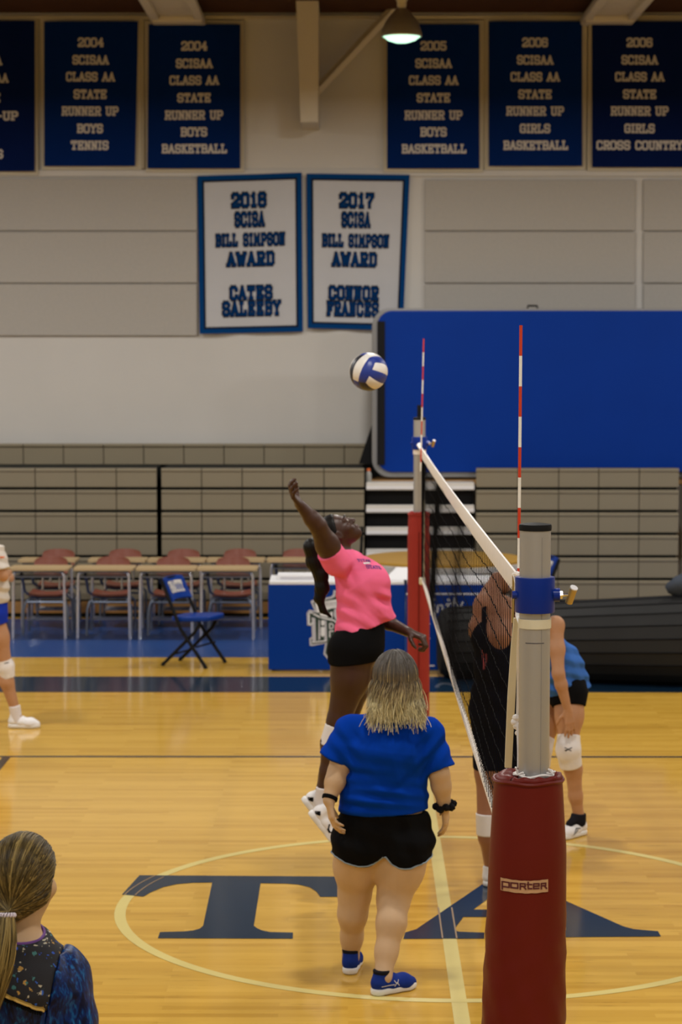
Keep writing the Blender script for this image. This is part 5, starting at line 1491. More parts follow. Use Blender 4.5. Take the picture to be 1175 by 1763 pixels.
# ------------------------------------------------------------------ the coach walking away
def coach():
    Y = 10.50
    w = lambda px, py, dy=0: V(W(px, py, Y+dy))
    Lx = V(-1, .06, 0)                    # her left
    pel, wai, che, nek = w(660,1442,.02), w(661,1370,.0), w(669,1290,-.01), w(676,1236,.0)
    shL, shR = w(604,1258,.02), w(738,1262,.0)
    elL, elR = w(582,1330,-.02), w(757,1334,-.03); wrL, wrR = w(567,1378,-.08), w(766,1388,.0)
    hipL, hipR = w(618,1452,.03), w(700,1455,.0)
    kL, kR = w(611,1540,.10), w(678,1548,-.02)
    gL = G(598,1672); gR = G(664,1713)
    aL = V(W(604,1648,gL.y+.0)); aR = V(W(660,1682,gR.y+.02))
    kL = V(W(611,1540,Y+.10)); kR = V(W(678,1548,Y-.03))
    hd = w(681,1170,.03)
    origin = ((gL.x+gR.x)/2, (gL.y+gR.y)/2, 0)
    lo, hi = box_of([pel,che,shL,shR,elL,elR,wrL,wrR,aL,aR,hd,kL,kR], .2)
    lo[2] = 0.0
    B = SDF(lo, hi, .0055)
    torso(B, pel, wai, che, nek, Lx, (.128,.112,.110,.082), (1.50,1.40,1.34,1.52))
    B.cone(shL, shR, .050, .050, .05)
    for sg, hp, kn, an in ((-1,hipL,kL,aL),(1,hipR,kR,aR)):
        cf = lerp(kn, an, .30)+V(sg*.004,-.018,0)
        B.chain([hp, lerp(hp,kn,.45), kn], [.114,.104,.076], .05); B.chain([kn, cf, lerp(kn,an,.68), an], [.073,.067,.050,.041], .035)
        B.cone(lerp(hp,kn,.0)+V(0,-.05,.0), lerp(hp,kn,.2)+V(0,-.04,0), .085, .08, .05)
        B.cone(an, an+V(0,.05,-.05), .036, .03, .02)
    B.chain([nek, lerp(nek,hd,.6)], [.062,.056], .03)
    P = head(B, hd, V(-.10,1,.06), V(.02,0,1), 1.0)
    for sh, el, wr in ((shL,elL,wrL),(shR,elR,wrR)):
        B.chain([sh, lerp(sh,el,.5), el], [.056,.056,.047], .04); B.chain([el, lerp(el,wr,.35), wr], [.047,.046,.030], .02)
    hand(B, wrL, w(573,1418,-.10)-wrL, V(.85,.2,0), V(.1,.9,.1), .98, .38, .06, r_w=.028)
    hand(B, wrR, w(771,1440,.05)-wrR, V(-.8,.25,0), V(-.3,.8,0), .98, .30, .10, r_w=.028)
    body = person(B.mesh('person', M['skin_fair'], origin=origin, smooth_it=1), 'person in royal blue tee and black shorts with long blonde hair, seen from behind')
    # T-shirt
    S = SDF(lo, hi, .006)
    torso(S, pel+V(0,0,.0), wai, che, nek, Lx, (.140,.130,.126,.094), (1.42,1.40,1.36,1.52), .05, .008)
    S.cone(shL, shR, .066, .066, .05)
    S.cone(lerp(shL,shR,.2)+V(0,0,-.005), w(676,1228), .05, .062, .05); S.cone(lerp(shL,shR,.8)+V(0,0,-.005), w(676,1228), .05, .062, .05)
    eL = w(573,1310,-.01); eR = w(757,1324,-.02)
    S.cone(shL, eL, .070, .074, .04, capb=True); S.cone(shR, eR, .070, .076, .04, capb=True)
    S.displace(folds([((.06,.2,1), .052, .014, .3, 1.3, w(655,1380), .15), ((.25,0,1), .075, .006, 1.0, 1.4, w(640,1360), .22), ((1,0,.8), .07, .008, .4, 1.2, w(600,1290), .12), ((1,0,-.8), .07, .008, 2.0, 1.2, w(735,1300), .13), ((1,0,.25), .10, .006, 0, 1.2, w(670,1310), .22)]))
    S.cut_within(w(660,1396), V(.06,0,-1), V(lo), V(w(660,1340)+V(1,1,0)))
    # clear the region below the hem between the arms only
    sl, _ = S.region(w(500,1760)-1, w(900,1400)+V(1,1,0))
    S.D[sl] = np.maximum(S.D[sl], .02)
    sh = S.mesh('tee_shirt', M['royal'], body)
    # shorts
    S = SDF(lo, hi, .006)
    torso(S, pel, wai, che, nek, Lx, (.146,.132,.11,.08), (1.44,1.38,1.3,1.4), .05, .0)
    for sg, hp, kn in ((-1,hipL,kL),(1,hipR,kR)):
        e = lerp(hp, kn, .30)
        S.cone(hp, e+V(sg*.006,0,-.01), .130, .122, .045, capb=True); S.cone(hp+V(0,-.045,-.01), lerp(hp,kn,.15)+V(0,-.035,0), .10, .095, .05)
    S.displace(folds([((1,0,.3), .09, .004, 0, 1.2, None, 1), ((.2,0,1), .1, .003, 1, 1, None, 1)]))
    S.cut(w(660,1394), V(.05,0,1))
    # curved leg openings: higher in the middle and at the sides
    sl, PP = S.region(lo, w(660,1440)+V(1,1,0))
    xm = float(w(660,1450)[0]); zb = float(w(660,1486)[2])
    for side, hp in ((-1,hipL),(1,hipR)):
        pass
    xx = PP[0]-xm
    zcut = zb+.055*np.exp(-(xx/.035)**2)+.030*np.clip(np.abs(xx)-.13,0,1)/.08
    S.D[sl] = np.maximum(S.D[sl], (zcut-PP[2]).astype(np.float32))
    srt = S.mesh('shorts', M['black_cloth'], body)
    # grey piping at the hem
    me = srt.data; ob = base_of(body)
    hem = {}
    for v_ in me.vertices:
        p = v_.co+ob; x_ = p.x-xm; zc = zb+.055*math.exp(-(x_/.035)**2)+.030*max(0,abs(x_)-.13)/.08
        if abs(p.z-zc) < .008:
            c_ = hipL if x_ < 0 else hipR
            a = int(((math.atan2(p.y-c_[1], p.x-c_[0])+math.pi)/(2*math.pi))*48) % 48
            r_ = math.hypot(p.y-c_[1], p.x-c_[0]); key = (x_ < 0, a)
            if key not in hem or hem[key][0] < r_: hem[key] = (r_, p.copy())
    for side in (True, False):
        pts = [hem[(side,a)][1] for a in range(48) if (side,a) in hem]
        if len(pts) > 6:
            mb = MB(); mb.tube(pts, .0042, 6, closed=True); mb.build('hem_piping', M['grey_piping'], srt, smooth=True)
    # shoes, socks, laces
    for (g, an, heel, toe, px) in ((gL, aL, G(597,1673), G(600,1622), 0), (gR, aR, G(650,1716), G(694,1697), 1)):
        hv = V(heel); hv[2] = 0.0; tv = V(toe); tv[2] = 0.0
        dirv = unit(tv-hv)
        if px == 1: dirv = unit(V(.80,.60,0)); hv = V(an[0]-.045, an[1]-.035, 0)
        else: dirv = unit(V(.10,1,0)); hv = V(an[0]-.005, an[1]-.07, 0)
        tv = hv+dirv*.245
        so, Pq = shoe(body, hv, tv, V(0,0,1), M['shoe_blue'], M['sole_white'], collar=.045, wide=1.05)
        S = SDF(an-.12, an+.12, .005); S.cone(Pq(.19,0,.075), Pq(.19,0,.116), .034, .042, .02, capb=True); S.mesh('sock', M['sock_black'], body)
        mb = MB()
        for q in range(4):
            a0, a1 = Pq(.42+.07*q,-.022,.083-.010*q), Pq(.42+.07*q,.022,.083-.010*q); mb.tube([a0, lerp(a0,a1,.5)+V(0,0,.006), a1], .0026, 5)
        for s_ in (-1, 1):
            p = Pq(.34,s_*.010,.100); mb.tube([p, p+V(s_*.012,-.01,.025), p+V(s_*.026,-.015,.018), p+V(s_*.018,-.01,-.002)], .0024, 5)
        mb.build('lace', M['sock_black'], so)
        if px == 1:
            u_ = Vector(dirv); c_ = Vector(Pq(.42,-.05,.052))
            decal(so, 'side_mark', M['silver_print'], so, c_, u_, (0,0,1), line_quads([[(-.012,.014),(-.004,.003),(.006,.003),(.014,.014)],[(-.012,-.012),(-.004,-.001),(.006,-.001),(.014,-.012)]], .004))
            decal(so, 'side_line', M['silver_print'], so, Vector(Pq(.16,-.05,.048)), u_, (0,0,1), line_quads([[(-.02,0),(.05,0)]], .004))
    # watch band and scrunchie
    S = SDF(wrL-.08, wrL+.08, .004); dv = unit(wrL-elL); S.cone(wrL-dv*.022, wrL-dv*.002, .0385, .0375, .004, capa=True, capb=True); S.mesh('wrist_band', M['black_cloth'], body)
    mb = MB(); dv = unit(wrR-elR); a_ = unit(np.cross(dv, [0,1,0])); b_ = np.cross(dv, a_); pts = []; rs = []
    for k_ in range(44):
        t = 2*math.pi*k_/44; rr = .040+.004*math.sin(t*11); pts.append(wrR-dv*(.004+.006*math.sin(t*5))+(a_*math.cos(t)+b_*math.sin(t))*rr); rs.append(.015+.004*math.sin(t*9+1))
    mb.tube(pts, rs, 8, closed=True); mb.build('scrunchie', M['scrunchie'], body, smooth=True)
    # hair: cap and strands
    S = SDF(hd-.2, hd+.2, .005); hair_cap(S, hd, V(-.10,1,.06), V(.02,0,1), 1.0, .016)
    cap = S.mesh('hair', M['hair_coach'], body)
    nv = len(cap.data.vertices); tt = np.zeros(nv)
    co = np.zeros(nv*3, np.float32); cap.data.vertices.foreach_get('co', co); co = co.reshape(-1,3)+np.array(base_of(body))
    tt = np.clip((hd[2]+.13-co[:,2])/.46, 0, 1)
    at = cap.data.attributes.new('tt','FLOAT','POINT'); at.data.foreach_set('value', tt.astype(np.float32))
    at = cap.data.attributes.new('rr','FLOAT','POINT'); at.data.foreach_set('value', (np.random.RandomState(1).rand(nv)*.6+.2).astype(np.float32))
    r_ = random.Random(5); mb = MB(); T, RR = [], []
    ob = Vector(base_of(body)); bvs = BVHTree.FromPolygons([x.co+ob for x in sh.data.vertices], [tuple(p_.vertices) for p_ in sh.data.polygons])
    def fit(pts):
        out = []
        for p_ in pts:
            q_ = p_
            if p_[2] < nek[2]+.08:
                h_ = bvs.ray_cast(Vector((p_[0], p_[1]-.5, p_[2])), Vector((0,1,0)))
                if h_[0] is not None and h_[0].y < p_[1]+.008:
                    q_ = V(p_[0], h_[0].y-.008-.014*r_.random(), p_[2])
                    if h_[1].z > .75: q_ = V(p_[0], p_[1], max(p_[2], p_[2]+.02))
            out.append(q_)
        return out
    top = hd+V(0,-.01,.105)
    for i in range(2300):
        a = r_.uniform(-math.pi*.98, math.pi*.0) if r_.random() < .80 else r_.uniform(0, math.pi)     # mostly the back half (towards -Y)
        # direction angle a: x=cos, y=sin ; start on the crown
        ph0 = r_.uniform(.05, 1.15) if r_.random() < .7 else r_.uniform(.8, 1.5)
        front = math.sin(a) > .25
        ca, sa = math.cos(a), math.sin(a)
        pts = []; ln = (.335-.075*min(1,ph0)+r_.uniform(-.07,.015))*(1.0 if not front else .85)
        rad_x, rad_y, rad_z = [x_+r_.uniform(-.002,.010) for x_ in (.098, .116, .114)]
        c = hd+V(0,-.010,.022)
        s_ = 0; n_ = 12; st = ln/n_; phi = ph0; ph_start = ph0; p = c+V(rad_x*ca*math.sin(phi), rad_y*sa*math.sin(phi), rad_z*math.cos(phi))
        wv = r_.uniform(0,6.28); wa = r_.uniform(.002,.0095); flare = r_.uniform(-.05,.75)+(.25 if r_.random() < .15 else 0)
        pts.append(p.copy())
        for q in range(n_):
            if phi < 1.62:
                phi += st/.105; p = c+V(rad_x*ca*math.sin(phi), rad_y*sa*math.sin(phi), rad_z*math.cos(phi))
            else:
                out = flare*.35*(q/n_)
                p = p+V(ca*out*st*1.4 + math.sin(q*.9+wv)*wa, sa*out*st - .0 + math.cos(q*.8+wv)*wa*.6 - (.06*st if not front else 0), -st*.97)
                if front: p[1] -= st*.35
            pts.append(p.copy())
        # stay outside neck and shirt
        for q, p_ in enumerate(pts):
            if p_[2] < hd[2]-.10:
                zr = float(nek[2]); dz = (hd[2]-.10)-p_[2]
                ymin = nek[1]-.100-dz*.30-r_.random()*.02
                if p_[1] > ymin and not front: pts[q] = V(p_[0], p_[1]*.15+ymin*.85, p_[2])
        n0 = len(mb.v); rs = [.0026*(1-.65*(q/n_)**2)*r_.uniform(.8,1.2) for q in range(n_+1)]
        pts = fit(pts)
        mb.tube(pts, rs, 4, cap=False)
        rv = r_.random(); to_ = r_.gauss(0,.09)
        for q in range(n_+1): T += [min(1, max(0, to_+(ph_start*.105+ln*q/n_)/.40))]*4; RR += [rv]*4
    mb.at = {'tt': T, 'rr': RR}
    mb.build('hair_strands', M['hair_coach'], cap, smooth=True, recalc=False, sharp=180)
coach()

# ------------------------------------------------------------------ the jumping player
def jumper():
    Y = 12.0
    w = lambda px, py, dy=0: V(W(px, py, Y+dy))
    Lx = V(-.10, 1, .05)                                    # her left points away from the camera
    pel, wai, che, nek = w(619,1108), w(626,1048), w(620,1000), w(588,952)
    shR, shL = w(578,966,-.15), w(606,972,.17)
    elR, wrR = w(547,904,-.30), w(516,868,-.36)
    elL, wrL = w(652,1064,.20), w(703,1088,.08)
    hipR, hipL = w(611,1118,-.085), w(620,1116,.09)
    kR, kL = w(584,1240,-.07), w(592,1248,.10)
    aR, aL = w(556,1366,-.06), w(551,1372,.10)
    fd, ud = unit(V(.62,-.05,.80)), unit(V(-.80,0,.62))
    hd = w(584,915,.0)
    origin = tuple(w(600,1445))
    lo, hi = box_of([pel,che,shR,shL,elR,wrR,elL,wrL,kR,kL,aR,aL,hd], .2)
    B = SDF(lo, hi, .0055)
    torso(B, pel, wai, che, nek, Lx, (.114,.094,.108,.080), (1.30,1.26,1.24,1.36))
    B.cone(shR, shL, .052, .052, .05)
    B.cone(w(645,1003,-.06), w(644,1003,.06), .045, .045, .05)
    for hp, kn, an in ((hipR,kR,aR),(hipL,kL,aL)):
        B.chain([hp, lerp(hp,kn,.4)+V(.01,0,0), kn], [.108,.096,.062], .05); B.chain([kn, lerp(kn,an,.32)+V(-.012,0,0), lerp(kn,an,.7), an], [.060,.056,.040,.034], .03)
        B.cone(hp+V(-.045,0,.0), lerp(hp,kn,.15)+V(-.03,0,0), .085, .08, .05)
        B.cone(an, an+V(.0,0,-.06), .032, .028, .02)
    B.chain([nek, lerp(nek,hd,.6)], [.054,.050], .03)
    P = head(B, hd, fd, ud, .93)
    B.chain([shR, lerp(shR,elR,.45), elR], [.064,.058,.044], .04); B.chain([elR, lerp(elR,wrR,.3), wrR], [.044,.041,.026], .02)
    B.chain([shL, lerp(shL,elL,.5), elL], [.056,.050,.040], .04); B.chain([elL, lerp(elL,wrL,.35), wrL], [.040,.038,.027], .02)
    hand(B, wrR, V(-.060,-.075,.085), V(.55,-.35,.75), V(.1,.8,.1), .98, .50, .02, r_w=.026)
    hand(B, wrL, w(730,1098,.04)-wrL, V(-.2,.1,-1), V(.2,-1,-.2), 1.08, 1.0, .02, r_w=.028)
    body = person(B.mesh('person', M['skin_dark'], origin=origin), 'person in pink tee and black shorts jumping at the net, one arm swung up')
    l, f, u = frame(fd, ud)
    eyes(P, l, f, u, .93, body)
    mb = MB(); mb.tube([P(-.019,.0865,-.058), P(0,.0935,-.056), P(.019,.0865,-.058)], [.003,.0052,.003], 6); mb.tube([P(-.016,.0855,-.068), P(0,.0925,-.069), P(.016,.0855,-.068)], [.003,.0058,.003], 6); mb.build('lips', M['lip_dark'], body, smooth=True)
    # jersey
    S = SDF(lo, hi, .006)
    hemc = w(630,1070)
    torso(S, pel, wai, che, nek, Lx, (.122,.116,.120,.088), (1.28,1.28,1.28,1.42), .05, .006)
    S.cone(shR, shL, .064, .064, .05); S.cone(w(650,1002,-.07), w(648,1002,.07), .062, .062, .06)
    S.cone(w(655,1012,0), w(662,1052,0), .036, .036, .05, (Lx, 2.4)); S.cone(w(658,1048,0), w(676,1062,0), .030, .022, .03, (Lx, 2.8))
    S.cone(w(600,1030,0), w(603,1080,0), .045, .046, .05, (Lx, 2.3))
    eR = lerp(shR, elR, .30)+V(-.006,0,.0); S.cone(shR+V(.01,0,-.01), eR, .070, .072, .035, capb=True)
    eL = lerp(shL, elL, .55); S.cone(shL, eL, .074, .076, .04, capb=True)
    S.displace(folds([((.7,0,.7), .085, .0065, .3, 1.0, w(650,1060,-.1), .14), ((.5,.2,.85), .075, .007, 1.2, 1.2, w(600,1060,-.1), .13), ((.35,0,1), .07, .007, 0.2, .8, w(660,1028,-.1), .08), ((1,0,.45), .07, .004, 2, 1, w(600,985,-.12), .1)]))
    hn = unit(V(.12,0,-1)); hp_ = w(630,1069)
    hn = unit(V(.30,0,-.98)); S.cut(w(631,1078), hn)
    S.cut_within(lerp(nek,hd,.30), unit(hd-nek), nek-.10, hd+.2)
    jr = S.mesh('tee_shirt', M['pink'], body)
    def txt(t, cx, cy, wd, hh):
        q, tw = text_quads(t, 1.3, 1.5); return [[(cx+(p[0]-tw/2)*wd/tw, cy+(p[1]-3)*hh/6) for p in quad] for quad in q]
    cn = unit(V(.42,-.74,.52)); cu = unit(V(.80,.45,-.10)); cu = unit(cu-cn*(cu@cn)); cv = np.cross(cn, cu); o_ = w(640,977,-.10)
    decal(jr, 'lettering', M['navy_print'], jr, o_, cu, cv, txt('STATE', .006, -.004, .085, .022)+txt('TITAN', -.030, .046, .075, .017))
    decal(jr, 'white_print', M['white'], jr, o_, cu, cv, line_quads([[(-.040,.022),(-.008,.026)]], .012))
    # shorts
    S = SDF(lo, hi, .006)
    torso(S, pel, wai, che, nek, Lx, (.126,.098,.1,.08), (1.34,1.28,1.28,1.4), .05)
    for hp, kn in ((hipR,kR),(hipL,kL)):
        S.cone(hp, lerp(hp,kn,.22), .120, .114, .045, capb=True); S.cone(hp+V(-.05,0,-.005), lerp(hp,kn,.12)+V(-.035,0,0), .092, .09, .05)
    S.cut(w(625,1070), unit(V(-.30,0,.98))); S.cut(w(605,1138), V(.10,0,-1))
    S.mesh('shorts', M['black_cloth'], body)
    # knee pads pushed down to the shin
    for kn, an in ((kR,aR),(kL,aL)):
        S = SDF(kn-.2, kn+.2, .006); S.cone(lerp(kn,an,.08), lerp(kn,an,.36)+V(-.01,0,0), .068, .066, .01, capa=True, capb=True); S.mesh('knee_pad', M['pad_white'], body)
        S = SDF(an-.13, an+.13, .005); S.cone(an+V(-.002,0,-.05), lerp(an,kn,.08), .040, .043, .02, capb=True); S.mesh('sock', M['sock_white'], body)
    # shoes: toes pointing down
    for heel, toe, dy in (((531,1402), (569,1449), -.10), ((519,1378), (556,1424), .06)):
        h_, t_ = w(*heel, dy), w(*toe, dy)
        d_ = unit(t_-h_); t_ = h_+d_*.235
        upv = unit(V(.80,0,.55))
        so, Pq = shoe(body, h_, t_, upv, M['shoe_white'], M['sole_white'], collar=.06, wide=1.05)
        uu = Vector(d_); vv = Vector(upv)
        n_ = uu.cross(vv)
        if n_.y > 0: uu = -uu; sgn = -1
        else: sgn = 1
        decal(so, 'side_mark', M['black_cloth'], so, Vector(Pq(.58,0,.045)), uu, vv, line_quads([[(-.030*sgn,.016),(-.012*sgn,-.006),(.0,-.010),(.034*sgn,.014)]], .0075) + line_quads([[(-.014*sgn,-.006),(.004*sgn,-.009)]], .011))
        decal(so, 'heel_mark', M['black_cloth'], so, Vector(Pq(.10,0,.055)), uu, vv, line_quads([[(-.012,-.012),(.0,.006)],[(-.004,-.012),(.010,-.002)]], .013))
        mb = MB()
        for q in range(5):
            a0, a1 = Pq(.40+.06*q,-.024,.084-.008*q), Pq(.40+.06*q,.024,.084-.008*q); mb.tube([a0, lerp(a0,a1,.5)+upv*.005, a1], .0028, 5)
        mb.build('lace', M['white'], so)
    # hair
    S = SDF(hd-.36, hd+.22, .0055)
    Pc = hair_cap(S, hd, fd, ud, .93, .006, (.036,.058))
    bk = P(0,-.105,.010)
    S.cone(P(0,-.07,.02), bk, .05, .030, .03)
    S.mesh('hair', M['hair_black'], body)
    tail = [bk, w(538,942), w(541,968), w(553,990), w(555,1012), w(550,1030), w(556,1050), w(570,1062)]
    lo2, hi2 = box_of(tail, .08); S = SDF(lo2, hi2, .005)
    S.chain(tail, [.036,.046,.040,.036,.038,.026,.016,.006], .02)
    S.displace(folds([((1,0,.3), .016, .0016, 0, 1.0, None, 1)]))
    S.mesh('pony_tail', M['hair_black'], body)
    mb = MB(); mb.lathe([(.030,-.010),(.038,0),(.030,.010)], bk, 16, axis=unit(tail[1]-bk), caps=False); mb.build('hair_tie', M['black_cloth'], body, smooth=True)
jumper()

# ------------------------------------------------------------------ the player in black behind the net
def black_player():
    Y = 12.35
    w = lambda px, py, dy=0: V(W(px, py, Y+dy))
    Lx = V(-.96, .28, 0)
    pel, wai, che, nek = w(874,1225,.03), w(872,1150,.0), w(868,1080,-.0), w(868,1045,.03)
    shL, shR = w(838,1052,.05), w(898,1062,-.06)
    hd = w(876,1048,.10)
    hd = w(879,1046,.20); nek = w(866,1040,.0); che = w(864,1092,-.02)
    shL, shR = w(836,1042,.03), w(897,1058,-.05)
    elL, wrL = w(857,998,.10), w(873,1020,.17)
    elR, wrR = w(902,1132,.10), w(846,1203,.19)
    hipL, hipR = w(852,1255,.03), w(890,1255,-.03)
    fL, fR = G(848,1540), G(892,1560)
    kL, kR = w(840,1412,-.03), w(888,1415,-.05)
    aL = V(kL[0]+.03, Y+.07, .085); aR = V(kR[0]+.02, Y+.0, .085)
    origin = (float(pel[0]), Y, 0)
    lo, hi = box_of([pel,che,shL,shR,elL,wrL,elR,wrR,kL,kR,aL,aR,hd], .2); lo[2] = 0.0
    B = SDF(lo, hi, .0065)
    torso(B, pel, wai, che, nek, Lx, (.115,.10,.105,.08), (1.42,1.3,1.35,1.45))
    B.cone(shL, shR, .052, .052, .05)
    for hp, kn, an in ((hipL,kL,aL),(hipR,kR,aR)):
        B.chain([hp, lerp(hp,kn,.45), kn], [.100,.086,.058], .05); B.chain([kn, lerp(kn,an,.32)+V(0,-.015,0), an], [.056,.056,.036], .03)
    B.chain([nek, hd], [.052,.050], .03); P = head(B, hd, V(.30,.92,.12), V(-.08,-.04,1), .95)
    B.chain([shL, lerp(shL,elL,.5), elL], [.052,.047,.039], .035); B.chain([elL, lerp(elL,wrL,.4), wrL], [.039,.036,.025], .02)
    B.chain([shR, lerp(shR,elR,.5), elR], [.054,.052,.042], .03); B.chain([elR, wrR], [.040,.028], .02)
    hand(B, wrL, w(888,1024,.20)-wrL, V(.2,.3,-1), V(0,1,0), .9, .4, .08, r_w=.022)
    hand(B, wrR, w(818,1234,.12)-wrR, V(.3,-.9,0), V(-.2,0,1), .98, .25, .10, r_w=.022)
    B.cone(w(834,1038,.0), w(822,1080,.0), .045, .034, .05); B.cone(w(822,1080,.0), w(838,1120,.0), .034, .05, .05)
    body = person(B.mesh('person', M['skin_tan'], origin=origin), 'person in black scoop back dress seen through the net, one arm raised behind the head')
    S = SDF(lo, hi, .007)
    torso(S, pel, wai, che, nek, Lx, (.135,.122,.114,.084), (1.42,1.34,1.35,1.4), .05, .004)
    for hp, kn in ((hipL,kL),(hipR,kR)): S.cone(hp, lerp(hp,kn,.44), .112, .104, .06)
    S.displace(folds([((1,0,.2), .11, .004, 0, 1, None, 1), ((.4,0,1), .12, .002, 1, 1.4, None, 1)]))
    S.ell(w(862,1066,-.18), (V(1,0,0),V(0,1,0),V(0,0,1)), [.085,.17,.185], .02, 'sub')
    S.cut(w(860,1322), V(.05,0,-1)); S.cut(w(868,1062), V(0,0,1))
    jr = S.mesh('dress', M['black_navy_cloth'], body)
    for a, b, y in ((838,834,-.06),(888,892,-.08)):
        mb = MB(); mb.tube([w(a,1050,y+.16), w(a,1030,y+.05), w(b,1050,y-.0), w(b,1110,y-.02)], .014, 8, squash=.5); mb.build('strap', M['black_navy_cloth'], body, smooth=True)
    decal(jr, 'emblem', M['red_print'], jr, w(833,1136,-.1), Vector((.9,-.42,0)), (0,0,1), line_quads([[(-.012,.05),(-.006,.0),(.0,-.05)],[(.012,.03),(.010,-.03)]], .012))
    for kn, an in ((kL,aL),(kR,aR)):
        S = SDF(kn-.16, kn+.16, .006); S.cone(kn+V(0,0,.04), kn+V(0,0,-.085), .066, .062, .01, capa=True, capb=True); S.mesh('knee_pad', M['pad_white'], body)
        h_ = V(an[0]-.02, an[1]-.06, 0); shoe(body, h_, h_+V(.04,.235,0), V(0,0,1), M['shoe_white'], M['sole_white'], h=.007)
        S = SDF(an-.12, an+.14, .006); S.cone(an+V(0,0,-.03), an+V(0,0,.10), .042, .044, .02, capb=True); S.mesh('sock', M['sock_white'], body)
    S = SDF(hd-.25, hd+.25, .006); hair_cap(S, hd, V(.30,.92,.12), V(-.08,-.04,1), .95, .010); S.ell(P(0,-.115,.02), (V(1,0,0),V(0,1,0),V(0,0,1)), [.038,.035,.038], .02)
    S.mesh('hair', M['hair_brown'], body)
black_player()

